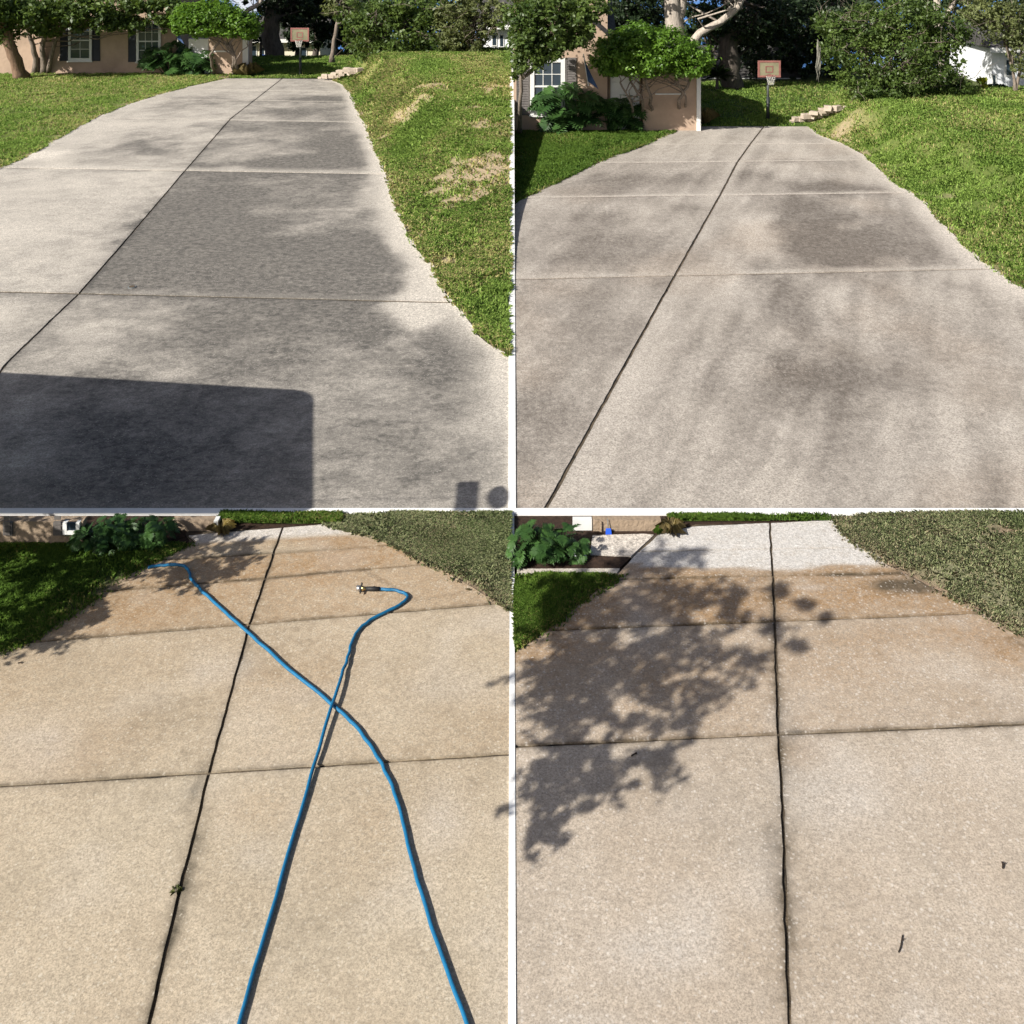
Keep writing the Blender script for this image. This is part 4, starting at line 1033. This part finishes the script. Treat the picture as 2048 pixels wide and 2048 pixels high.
# ------------------------------------------------------------------ split-leaf plants
def split_leaf():
    """deeply cut leaf in the xy plane, stem at the origin, length 1"""
    mb = MB(); n = 7
    v = [(0,0,0)]; f = []
    for s in (-1, 1):
        for i in range(n):
            t = i/(n-1)
            a = .10+.80*t; wid = .50*math.sin(math.pi*(.25+.68*t))+.05
            bx, by = 0, a*.88
            tipx, tipy = s*wid, a+.18*(1-t)-.12*(t < .2)
            dz = -.12*abs(wid)-.10*t*t
            b0 = len(mb.v)
            mb.add([(0,by-.055,-.10*t*t),(s*wid*.55,(by+tipy)/2-.07,dz*.5+.03),(tipx,tipy,dz),(s*wid*.5,(by+tipy)/2+.05,dz*.5+.03),(0,by+.055,-.10*t*t)], [(0,1,2,3,4)])
    mb.add([(-.05,.85,-.09),(.05,.85,-.09),(0,1.08,-.14)], [(0,1,2)])
    me = mesh_data("leaf", mb.v, mb.f, mats=[M['leaf_philo']], attrs={'tone': [.5]*len(mb.v)})
    return me
LEAFS = []
for tn in (.15, .45, .8):
    m_ = split_leaf(); m_.attributes['tone'].data.foreach_set("value", np.full(len(m_.vertices), tn, np.float32)); LEAFS.append(m_)

def philodendron(label, base, w, dpt, h, nleaf, size, seed):
    rng = np.random.default_rng(seed)
    t = thing("philodendron", base, label, "plant")
    st = MB()
    B = Vector(base)
    for i in range(nleaf):
        a = rng.uniform(0, 2*math.pi); r = math.sqrt(rng.uniform(0, 1))
        hz_ = h*(.25+.75*rng.uniform(0,1)**.8)*(1-.35*r*r)
        c = B+Vector((math.cos(a)*r*w, math.sin(a)*r*dpt, hz_))
        root = B+Vector((math.cos(a)*r*w*.35, math.sin(a)*r*dpt*.35, .02))
        st.tube([root, root.lerp(c, .5)+Vector((0,0,h*.1)), c], [.02*size/.6, .016*size/.6, .01*size/.6], 4)
        out = Vector((math.cos(a), math.sin(a), 0))*(.4+r)+Vector((rng.normal()*.35, rng.normal()*.35-.35, 0))
        ang = math.atan2(out.y, out.x)-math.pi/2
        o = bpy.data.objects.new("leaf", LEAFS[rng.integers(0,3)]); COL.objects.link(o)
        o.parent = t; o.matrix_parent_inverse = Matrix.Translation(-B)
        s = size*rng.uniform(.7, 1.25)
        o.matrix_basis = Matrix.Translation(c) @ Matrix.Rotation(ang, 4, 'Z') @ Matrix.Rotation(rng.uniform(-.95, .15), 4, 'X') @ Matrix.Rotation(rng.normal()*.35, 4, 'Y') @ Matrix.Diagonal((s, s, s, 1))
    st.build("stem", M['leaf_philo'], t, attrs={'tone': [.4]*len(st.v)})
    return t
philodendron("dark split-leaf philodendron under the far house window", G(345,148), 1.7, .6, 2.3, 70, 1.0, 201)
philodendron("dark spiky leaf clump beside the far topiary trunk", G(398,149), 1.0, .5, 2.1, 40, .95, 202)
philodendron("dark split-leaf philodendron below the nearer house window", G(1135,262), 1.4, .6, 2.5, 85, .9, 203)
philodendron("dark leafy clump under the nearer topiary", G(1222,260), 1.3, .5, 1.9, 66, .8, 204)
philodendron("glossy split-leaf plant against the low tan wall", G(215,1092), .55, .28, .42, 110, .19, 205)
philodendron("smaller split-leaf plant beside the hose driveway walk", G(290,1084), .45, .25, .40, 80, .18, 206)
philodendron("glossy split-leaf plant at the lower right mulch bed", G(1075,1118), .38, .3, .50, 90, .20, 207)
philodendron("split-leaf plant before the low white door panel", G(1130,1112), .30, .25, .46, 55, .18, 208)

def grass_clump(label, base, h, w, n, mat, seed, pot=False):
    rng = np.random.default_rng(seed)
    t = thing("ornamental_grass", base, label, "plant")
    V = []
    for i in range(n):
        a = rng.uniform(0, 2*math.pi); L = h*rng.uniform(.7, 1.2); lean = rng.uniform(.2, 1.0)*w
        d = np.array([math.cos(a), math.sin(a), 0]); s = np.array([-math.sin(a), math.cos(a), 0])*h*.035
        b_ = np.array(base)+d*w*.12
        m = b_+d*lean*.5+np.array([0,0,L*.8]); e = b_+d*lean*1.1+np.array([0,0,L*(.9-.5*lean/w)])
        V += [b_-s, b_+s, m+s*.8, e, m-s*.8]
    me = tri_mesh("blade", np.array(V), 5, mat, {'tone': np.repeat(rng.uniform(0,1,n), 5)})
    o = link("blade", me, t); o["kind"] = "stuff"
    if pot: MB().tube([Vector(base)+Vector((0,0,-.02)), Vector(base)+Vector((0,0,h*.35))], [w*.28, w*.36], 14).build("pot", M['terracotta'], t)
    return t
grass_clump("tan ornamental grass at the far garage corner", G(496,152), .9, .9, 90, M['leaf_tan'], 211)
grass_clump("tan ornamental grass at the nearer garage corner", G(1406,247), .85, .75, 120, M['leaf_tan'], 212)
grass_clump("green grass tuft left of the tan clump at the nearer garage", G(1384,248), .6, .45, 60, M['leaf_bright'], 213)
grass_clump("small potted grass beside the low beige wall post", G(442,1066), .2, .22, 70, M['leaf_tan'], 214, True)
grass_clump("reddish potted grass behind the dappled driveway", G(1342,1064), .2, .24, 80, M['leaf_tan'], 215, True)
grass_clump("green tuft left of the reddish potted grass", G(1322,1066), .14, .14, 50, M['leaf_bright'], 216)
grass_clump("tiny weed growing in the hose driveway joint", G(352,1786), .07, .07, 26, M['leaf_olive'], 217)

def palm(label, base, h, n, seed, s=1.0):
    rng = np.random.default_rng(seed)
    t = thing("yucca_palm", base, label, "palm")
    B = Vector(base)
    MB().tube([B, B+Vector((.05,0,h))], [.12*s, .09*s], 7).build("trunk", M['bark_dark'], t, True)
    V = []
    for i in range(n):
        a = rng.uniform(0, 2*math.pi); el = rng.uniform(-.3, 1.2); L = 1.1*s*rng.uniform(.8, 1.15)
        d = np.array([math.cos(a)*math.cos(el), math.sin(a)*math.cos(el), math.sin(el)])
        sd = np.array([-math.sin(a), math.cos(a), 0])*.05*s
        b_ = np.array(B)+np.array([.05,0,h]); m = b_+d*L*.6; e = b_+d*L+np.array([0,0,-.2*s])
        V += [b_-sd, b_+sd, m+sd, e, m-sd]
    link("frond", tri_mesh("frond", np.array(V), 5, M['leaf_dark'], {'tone': np.repeat(rng.uniform(0,1,n),5)}), t)
palm("small spiky palm before the distant cream house", D(521,124,78), 1.6, 40, 221)
palm("small spiky palm left of the dark oak upper right", D(1433,204,60), 1.5, 44, 222)

# ------------------------------------------------------------------ basketball hoops
def hoop(label, px, base_row, bl, br, bt, bb):
    base = G(px, base_row); y = base[1]
    Z = lambda r: CAM_H-(r-HZ)/F*y
    X = lambda p: (p-1024)/F*y
    t = thing("basketball_hoop", base, label, "basketball hoop")
    cx = base[0]; x0, x1 = X(bl), X(br); z0, z1 = Z(bb), Z(bt); xm = (x0+x1)/2
    MB().tube([(cx,y,-.1),(cx,y,(z0)*.52)], .085, 12).build("pole", M['pole'], t, True)
    MB().tube([(cx,y,z0*.52),(cx,y,z1-.25)], .06, 12).build("upper_pole", M['pole_grey'], t, True)
    MB().tube([(cx,y,z0+.15),(xm,y-.42,z0+.18)], .03, 6).tube([(cx,y,z1-.3),(xm,y-.42,z1-.25)], .03, 6).build("arm", M['pole'], t)
    yb = y-.5
    bd = MB().box(x0+.06, x1-.06, yb, yb+.03, z0+.06, z1-.06).build("backboard", M['board'], t)
    fr = MB().box(x0, x0+.09, yb-.02, yb+.05, z0, z1).box(x1-.09, x1, yb-.02, yb+.05, z0, z1).box(x0+.09, x1-.09, yb-.018, yb+.048, z0, z0+.09).box(x0+.09, x1-.09, yb-.018, yb+.048, z1-.09, z1)
    fr.build("frame", M['red'], bd)
    iw, ih = (x1-x0)*.17, (z1-z0)*.2; zc = z0+(z1-z0)*.48
    sq = MB().box(xm-iw, xm-iw+.05, yb-.014, yb-.002, zc-ih, zc+ih).box(xm+iw-.05, xm+iw, yb-.014, yb-.002, zc-ih, zc+ih).box(xm-iw+.05, xm+iw-.05, yb-.012, yb-.002, zc+ih-.05, zc+ih).box(xm-iw+.05, xm+iw-.05, yb-.012, yb-.002, zc-ih, zc-ih+.05)
    sq.build("target_square", M['red'], bd)
    br_ = MB()
    for k in (-1, 1): br_.box(xm+k*iw*.9-.03, xm+k*iw*.9+.03, yb+.032, yb+.06, z0+.1, z1-.1)
    br_.build("brace", M['pole'], bd)
    zr = z0+.13; rr = .23
    ring = [(xm+rr*math.cos(a), yb-.1-rr+rr*math.sin(a), zr) for a in np.linspace(0, 2*math.pi, 21)]
    rim = MB().tube(ring, .016, 6, False).box(xm-.08, xm+.08, yb-.12, yb-.003, zr-.05, zr+.02).build("rim", M['red'], t)
    nt_ = MB()
    for k in range(10):
        for s in (1, -1):
            pts = []
            for q in range(5):
                tt = q/4; a = 2*math.pi*(k/10+s*tt*.18); r = rr*(1-.45*tt)
                pts.append((xm+r*math.cos(a), yb-.1-rr+r*math.sin(a), zr-.02-.42*tt))
            nt_.tube(pts, .009, 3, False)
    nt_.build("net", M['net'], rim)
hoop("far basketball hoop with faded red framed board on black pole", 600.5, 152, 584.5, 621, 54, 81)
hoop("nearer basketball hoop with red framed board and white net", 1536, 240, 1511, 1556, 118.5, 151.5)

# ------------------------------------------------------------------ stone steps
def stones(label, spots, s, seed):
    rng = np.random.default_rng(seed)
    t = thing("stone_steps", G(*spots[0][:2]), label, "steps")
    for (px, row, z) in spots:
        c = G(px, row, z); w = s*rng.uniform(.8, 1.2); h = s*.5; d = s*.7
        mb = MB(); a = rng.normal()*.3; w *= rng.uniform(.75,1.1); h *= rng.uniform(.8,1.3)
        ux = (math.cos(a), math.sin(a)); uy = (-math.sin(a), math.cos(a))
        v = []
        for zz, k in ((c[2]-h*.6,1.0),(c[2]+h*.25,1.0),(c[2]+h*.4,.86)):
            for p, q in ((-1,-1),(1,-1),(1,1),(-1,1)):
                v.append((c[0]+ux[0]*w*.5*p*k+uy[0]*d*.5*q*k+rng.normal()*.015, c[1]+ux[1]*w*.5*p*k+uy[1]*d*.5*q*k, zz))
        f = [(3,2,1,0),(8,9,10,11)]
        for L in (0, 4):
            for i in range(4): f.append((L+i, L+(i+1)%4, L+4+(i+1)%4, L+4+i))
        mb.add(v, f); mb.build("stone", M['stone'], t)
sp = []
for k, (x0, x1, row, z) in enumerate([(643,672,153,.05),(650,684,148.5,.3),(668,700,144,.55),(680,716,139.5,.8),(694,718,135.5,1.05)]):
    n = int((x1-x0)/11)+1
    for i in range(n): sp.append((x0+i*(x1-x0)/max(n-1,1), row+3, z))
stones("far tan stone steps climbing right of the far hoop", sp, .42, 231)
sp = []
for k, (x0, x1, row, z) in enumerate([(1588,1640,240,.05),(1590,1650,234,.22),(1612,1660,228,.42),(1628,1672,222,.62),(1645,1690,217,.82),(1655,1694,212,1.0)]):
    n = int((x1-x0)/15)+1
    for i in range(n): sp.append((x0+i*(x1-x0)/max(n-1,1), row+3, z))
stones("nearer tan stone steps climbing the upper right bank", sp, .40, 232)

# ------------------------------------------------------------------ small things by the houses
def flag(label, px, row_top, row_bot, y, lean):
    t = thing("flag", D(px,row_bot,y), label, "flag")
    a = Vector(D(px-lean, row_top, y)); b_ = Vector(D(px+lean, row_bot, y))
    MB().tube([a, b_], .025, 6).build("staff", M['white'], t)
    h = (row_bot-row_top)/F*y; w = h*.34
    v = []; f = []
    n = 6
    for i in range(n+1):
        tt = i/n
        for j in range(4):
            u = j/3
            p = a.lerp(b_, .05+.8*tt)
            v.append((p.x+u*w*(.2+.8*tt)*(1 if lean >= 0 else 1), p.y-.05-.06*math.sin(u*6+tt*3), p.z-u*.25*h))
    for i in range(n):
        for j in range(3):
            q = i*4+j; f.append((q, q+1, q+5, q+4))
    link("cloth", mesh_data("cloth", v, f, smooth=True, mats=[M['flag']]), t)
flag("furled blue flag beside the far topiary", 354, 44, 84, 65.5, 2)
flag("furled blue flag under the nearer topiary", 1172, 108, 172, 47.6, 5)

def yard_sign(label, px, row, w, h, rot=.0):
    b_ = G(px, row)
    t = thing("yard_sign", b_, label, "sign")
    x, y = b_[0], b_[1]
    v = [(x-w/2,y,.05+h*.2),(x+w/2,y-.05,.05),(x+w/2,y+h*.4,.05+h*.8),(x-w/2,y+h*.4,.05+h)]
    n = [(a,b2+.03,c) for a,b2,c in v]
    MB().add(v+n, [(0,1,2,3),(7,6,5,4),(0,4,5,1),(1,5,6,2),(2,6,7,3),(3,7,4,0)]).build("panel", M['sign'], t)
    L = MB()
    for k in range(2):
        def pt(u, q): 
            a = Vector(v[0]).lerp(Vector(v[1]), u); c = Vector(v[3]).lerp(Vector(v[2]), u); return a.lerp(c, q)+Vector((0,-.006,.003))
        u = .14
        while u < .84:
            du = random.uniform(.04,.09)
            L.add([pt(u,.32+k*.26), pt(u+du,.32+k*.26), pt(u+du,.46+k*.26), pt(u,.46+k*.26)], [(0,1,2,3)]); u += du+.03
    L.build("print", M['ink'], t)
    MB().tube([(x-w*.3,y+.05,-.05),(x-w*.3,y+.05,.2)], .012, 5).tube([(x+w*.3,y+.03,-.05),(x+w*.3,y+.03,.15)], .012, 5).build("stake", M['steel'], t)
yard_sign("small tilted white sign in the far mulch bed", 425, 148, .55, .38)
yard_sign("small tilted white sign beside the nearer house drive", 1286, 258, .48, .34)
yard_sign("small white plaque in the lower right mulch bed", 1160, 1122, .20, .10)

def dustpan(label, base, s):
    t = thing("dustpan", base, label, "dustpan")
    x, y, z = base
    v = [(x-s*.5,y-s*.3,z),(x+s*.5,y-s*.3,z),(x+s*.4,y+s*.3,z),(x-s*.4,y+s*.3,z),(x-s*.5,y-s*.3,z+s*.12),(x+s*.5,y-s*.3,z+s*.12),(x+s*.4,y+s*.3,z+s*.75),(x-s*.4,y+s*.3,z+s*.75)]
    MB().add(v, [(3,2,1,0),(4,5,6,7),(0,1,5,4),(1,2,6,5),(2,3,7,6),(3,0,4,7)]).build("pan", M['blue'], t)
    MB().tube([(x,y+s*.3,z+s*.5),(x-s*.1,y+s*.5,z+s*2.2)], .02*s/.3, 6).build("handle", M['pole_grey'], t)
dustpan("blue dustpan leaning by the nearer garage wall", G(1309,250), .32)
dustpan("blue dustpan on the shaded lower right apron", G(1217,1068), .10)
t = thing("outdoor_table", D(533,126,80), "blue covered table on the patio of the distant house", "table")
p = D(533,126,80)
MB().box(p[0]-.5,p[0]+.5,p[1]-.3,p[1]+.3,p[2]+.35,p[2]+.62).build("table_cover", M['blue'], t)
for k in (-1,1): MB().box(p[0]+k*.4-.03,p[0]+k*.4+.03,p[1]-.2,p[1]+.2,p[2]-.3,p[2]+.348).build("leg", M['pole'], t)
t = thing("outdoor_table", D(1450,198,62), "blue covered table before the cream house upper right", "table")
p = D(1450,198,62)
MB().box(p[0]-.4,p[0]+.4,p[1]-.3,p[1]+.3,p[2]+.15,p[2]+.42).build("table_cover", M['blue'], t)
for k in (-1,1): MB().box(p[0]+k*.3-.03,p[0]+k*.3+.03,p[1]-.2,p[1]+.2,p[2]-.3,p[2]+.148).build("leg", M['pole'], t)
# hanging moss on the bush
t = thing("hanging_moss", D(1640,90,49), "grey moss hanging from the left of the upper right bush", "moss")
mb = MB(); rng = np.random.default_rng(71)
for k in range(16):
    a = D(1638+rng.normal()*3, 78+rng.uniform(0,30), 49+rng.normal()*.1)
    L = rng.uniform(.6, 1.5)
    mb.tube([a, (a[0]+rng.normal()*.06, a[1], a[2]-L*.5), (a[0]+rng.normal()*.05, a[1], a[2]-L)], [.012,.018,.004], 4)
mb.build("strand", M['moss'], t)["kind"] = "stuff"

# ------------------------------------------------------------------ the blue hose
def catmull(pts, n=14):
    P = [Vector(p) for p in pts]; out = []
    for i in range(len(P)-1):
        a = P[max(i-1,0)]; b_ = P[i]; c = P[i+1]; d = P[min(i+2,len(P)-1)]
        for k in range(n):
            t_ = k/n
            out.append(.5*((2*b_)+(c-a)*t_+(2*a-5*b_+4*c-d)*t_**2+(3*b_-a-3*c+d)*t_**3))
    out.append(P[-1]); return out
HR = .021
zh = TOP+HR+.008
p1 = z2(oBL, [(1432,290),(1500,297),(1538,320),(1500,355),(1400,405),(1340,465),(1310,560),(1258,722),(1150,1080),(1040,1460),(905,1935)])
p2 = z2(oBL, [(1762,1935),(1620,1540),(1550,1290),(1500,1090),(1440,950),(1360,830),(1258,728),(1100,600),(940,457),(850,377),(760,297),(722,252),(712,222),(690,202),(620,200),(560,208)])
P1 = [list(G(a,b_,zh)) for a,b_ in p1]; P2 = [list(G(a,b_,zh)) for a,b_ in p2]
P1[7][2] += 2*HR; P1[6][2] += .012; P1[8][2] += .006
loop = [G(450,2250,zh),(-2.35,7.4,zh),(-1.4,6.6,zh),(-.35,7.3,zh),G(995,2290,zh)]
path = catmull(P1+loop+P2)
for i_, p_ in enumerate(path):
    p_.x += (float(vnoise(i_*.35, 3.1, 5))-.5)*.018; p_.y += (float(vnoise(i_*.3, 9.1, 6))-.5)*.018
ht = thing("hose", G(665,1410), "long blue pressure hose crossing itself on the tan driveway", "hose")
MB().tube(path, HR, 10).build("tube", M['hose'], ht, True)
a = Vector(G(683+73,1024+154,zh)); 
nb = [Vector(G(px_, 1024+r_, zh+.012)) for px_, r_ in ((759,153.6),(732,153.2))]
MB().tube([nb[0], nb[0].lerp(nb[1],.5), nb[1]], [.027,.030,.028], 12).build("grip_sleeve", M['rubber'], ht, True)
c0 = nb[1]; c1 = Vector(G(722,1024+152.6,zh+.03))
MB().tube([c0, c1], [.025,.036], 10).build("coupling", M['brass'], ht, True)
MB().tube([c1, Vector(G(713,1024+152.5,zh+.03))], [.038,.038], 12).build("nozzle", M['steel'], ht, True)
MB().tube([c1, c1+Vector((.015,0,.08))], [.018,.012], 8).tube([c1, c1+Vector((.0,-.09,-.01))], [.017,.012], 8).build("lever", M['rubber'], ht, True)

# ------------------------------------------------------------------ bits lying on the concrete
def twig(label, pts, r):
    p = [Vector(G(a,b_,TOP+r+.006)) for a,b_ in pts]
    t = thing("twig", p[0], label, "twig")
    MB().tube(catmull(p, 4), [r]*(4*(len(p)-1)+1), 5).build("stem", M['twig'], t)
    k = p[len(p)//2]
    MB().tube([k, k+Vector((.04,.02,.01))], [r*.8, r*.3], 4).build("side_shoot", M['twig'], t)
twig("thin dark twig on the right slab of the dappled driveway", [(1797,1904),(1801,1894),(1803,1882),(1805,1870)], .006)
twig("short dark twig near the right edge of the dappled driveway", [(2005,1736),(2006,1730),(2004,1724)], .009)
twig("curved twig in the tree shade left of the joint", [(1263,1512),(1268,1508),(1274,1507)], .008)
twig("small dark twig on the left slab of the hose driveway", [(36,1326),(40,1325),(44,1326)], .008)
t = thing("clean_out_cap", G(264,574,TOP), "small round metal cap set in the upper left driveway", "cap")
c = G(264,574,TOP+.01)
MB().tube([(c[0],c[1],TOP-.02),(c[0],c[1],TOP+.022)], .11, 18).build("rim", M['pole_grey'], t)
MB().tube([(c[0],c[1],TOP+.0),(c[0],c[1],TOP+.03)], .08, 16).build("lid", M['soil'], t)

# ------------------------------------------------------------------ left of the picture: unseen roof and plates added to cast shadows, and the shading oak
CH = 4.4
def up_sun(p, h): return (p[0]-SHX*h, p[1]-SHY*h)
q0 = G(633,1019); q1 = G(632,783); q2 = G(10,746); 
cn = [up_sun(q0,CH), up_sun(q1,CH), up_sun(q2,CH)]
ext = (cn[2][0]-cn[1][0], cn[2][1]-cn[1][1])
cn[2] = (cn[1][0]+ext[0]*1.1, cn[1][1]+ext[1]*1.1)
cn.append((cn[2][0]+.6, cn[0][1]))
def round_poly(pts, rs, n=6):
    out = []; m = len(pts)
    for i in range(m):
        p = Vector(pts[i]); a = (Vector(pts[i-1])-p).normalized(); c = (Vector(pts[(i+1)%m])-p).normalized()
        r = rs[i]; s = p+a*r; e = p+c*r
        for k in range(n+1):
            t_ = k/n; out.append(((1-t_)**2*s+2*t_*(1-t_)*p+t_*t_*e)[:])
    return out
t = thing("blocker", (cn[3][0], cn[3][1], 0), "flat roofed carport added out of view to shade the upper left driveway", "blocker")
MB().prism(round_poly(cn, (.05,.45,.3,.05)), CH-.16, CH).build("roof", M['metal_roof'], t)  # added roof out of view, outlined to cast a truck-like shadow
def lerp2(a, c, u): return (a[0]+(c[0]-a[0])*u, a[1]+(c[1]-a[1])*u)
for u, w_ in ((.55,.9),(.9,.9),(.55,.35),(.92,.25)):
    p = lerp2(lerp2(cn[1], cn[2], u), lerp2(cn[0], cn[3], u), 1-w_)
    MB().tube([(p[0],p[1],-.1),(p[0],p[1],CH-.161)], .06, 8).build("post", M['pole_grey'], t)

def plate(name, px, row, h, w, d, n, mat):
    g = G(px, row); c = up_sun(g, h)
    pts = [(c[0]+w*math.cos(a), c[1]+d*math.sin(a)) for a in np.linspace(0, 2*math.pi, n, endpoint=False)+math.pi/n]
    MB().prism(pts, h-.03, h+.03).build(name, mat, t); return (c[0], c[1], h-.03)
k1 = plate("blocker_plate", 938, 994, 5.4, .24, .62, 4, M['pole'])  # added plate out of view, shaped to cast a hand-held phone's shadow
k2 = plate("blocker_disc", 1001, 996, 5.5, .17, .34, 18, M['pole'])  # added disc, unseen, for the rounder shadow beside it
a0 = (cn[0][0]-.15, cn[0][1]+.25, CH)
MB().tube([a0, k1], .006, 6).tube([k1, k2], .006, 6).build("blocker_arm", M['pole_grey'], t)  # thin arm joining the added plate and disc to the added roof

def sh(px, row, h, r, flatness=.5):
    """crown clump at height h whose shade falls round a spot of the ground"""
    g = G(px, row)
    return ((g[0]-SHX*h, g[1]-SHY*h, h), (r, r, r*flatness))
cl = []
for (px, row, h, r) in [(1090,1290,7.2,.55),(1180,1300,7.0,.55),(1290,1310,7.3,.5),(1130,1370,7.1,.5),(1240,1360,7.3,.5),(1370,1340,7.6,.45),(1080,1430,7.0,.45),(1180,1420,7.2,.4),(1300,1400,7.4,.35),
                        (1420,1285,7.9,.4),(1390,1220,7.6,.45),(1300,1220,7.3,.5),(1200,1230,7.0,.5),(1450,1215,7.9,.35),(1330,1180,7.4,.4),(1240,1185,7.2,.4),(1060,1540,6.8,.35),(1140,1520,6.9,.4),(1230,1530,7.2,.35),(1320,1530,7.4,.25),(1180,1585,7.0,.25),(1060,1600,6.8,.25),
                        (1040,1660,6.7,.25),(1060,1370,6.9,.5),(1110,1240,6.9,.4),(1090,1200,6.8,.5),(1150,1180,6.9,.4),(1480,1320,8.0,.2),(1380,1440,7.7,.25),
                        # over the lower left lawn and drive
                        (60,1150,4.5,.6),(160,1135,4.6,.6),(260,1120,4.9,.5),(80,1220,4.4,.5),(40,1280,4.4,.4),(400,1110,5.2,.35),(440,1135,5.4,.3),(380,1085,5.3,.3),(480,1095,5.6,.25),(350,1150,5.0,.3),(180,1235,4.6,.25),(120,1270,4.6,.25),(160,1190,4.6,.4),(420,1160,5.3,.2),
                        (60,1090,4.5,.4),(130,1085,4.6,.35),(20,1100,4.5,.4),
                        (1560,1185,8.3,.12),(1610,1215,8.4,.10),(1650,1238,8.5,.08),(1590,1290,8.4,.10),(1540,1260,8.2,.16),(1280,1122,7.6,.22),(1330,1118,7.8,.24),(1380,1114,8.0,.22),(1250,1128,7.5,.18)]:
    if px > 1024: px = max(px, 1036+r*150)
    g_ = G(px, row)
    h = max((g_[0]+.5*g_[1]+r*1.5+.25)/(SHX+.5*SHY), 2.6)
    cl.append(sh(px, row, h, r))
tb = (-15.5, 7.2, 0)
ot = thing("oak_tree", tb, "spreading oak at the left that dapples the lower driveways", "tree")
rng = np.random.default_rng(400)
mb = MB()
mb.tube(limb_path(tb, (-14.6,7.4,4.6), rng, 6, .02), [.36,.28,.25,.22,.2,.17,.14], 10)
CC = [np.array(c_) for c_, s_ in cl]
done = [np.array((-14.6,7.4,4.5))]; todo = list(range(len(CC)))
while todo:        # every clump hangs on the nearest one already joined
    k_, p_ = min(((k, p) for k in todo for p in done), key=lambda q: np.linalg.norm(CC[q[0]]-q[1]))
    L_ = np.linalg.norm(CC[k_]-p_); r_ = .03 if len(done) == 1 else .008
    mb.tube(limb_path(p_, CC[k_], rng, 5, .05), [r_, r_*.85, r_*.7, r_*.6, r_*.5, r_*.4 if len(done) == 1 else r_*.7], 4)
    done.append(CC[k_]); todo.remove(k_)
Pl = []
for (c_, s_) in cl:
    c_ = np.array(c_); r_ = s_[0]
    for k in range(int(5+r_*19)):
        a_ = rng.normal()*1.15+.35; L_ = r_*rng.uniform(.7, 1.7)
        st_ = c_+rng.normal(size=3)*np.array([r_*.35, r_*.35, r_*.2])
        d_ = np.array([math.cos(a_), math.sin(a_), rng.normal()*.25]); d_ /= np.linalg.norm(d_)
        en_ = st_+d_*L_
        if max(st_[0]+.5*max(st_[1], 0), en_[0]+.5*max(en_[1], 0)) > -.12: continue
        mb.tube([st_, (st_+en_)/2+rng.normal(size=3)*.03, en_], [.007,.006,.003], 3)
        m_ = int(12+L_*46)
        t_ = rng.uniform(.1, 1.05, m_)[:,None]
        Pl.append(st_+(en_-st_)*t_+rng.normal(size=(m_,3))*.035)
mb.build("trunk", M['bark'], ot, True)
Pl = np.concatenate(Pl); Pl = Pl[Pl[:,0] < -.5*np.maximum(Pl[:,1], .05)-.08]
n_ = len(Pl)
nr = rng.normal(size=(n_,3)); nr[:,2] += .8; nr /= np.linalg.norm(nr, axis=1)[:,None]
t1 = rng.normal(size=(n_,3)); t1 -= nr*np.sum(t1*nr, 1)[:,None]; t1 /= np.linalg.norm(t1, axis=1)[:,None]
t2 = np.cross(nr, t1); L_ = .115*rng.uniform(.6, 1.35, n_)[:,None]
q = np.stack([Pl-t1*L_*.5, Pl+t2*L_*.24, Pl+t1*L_*.5, Pl-t2*L_*.24], 1).reshape(-1,3)
link("crown", tri_mesh("crown", q, 4, M['leaf_mid'], {'tone': np.repeat(rng.uniform(0,1,n_), 4)}), ot)
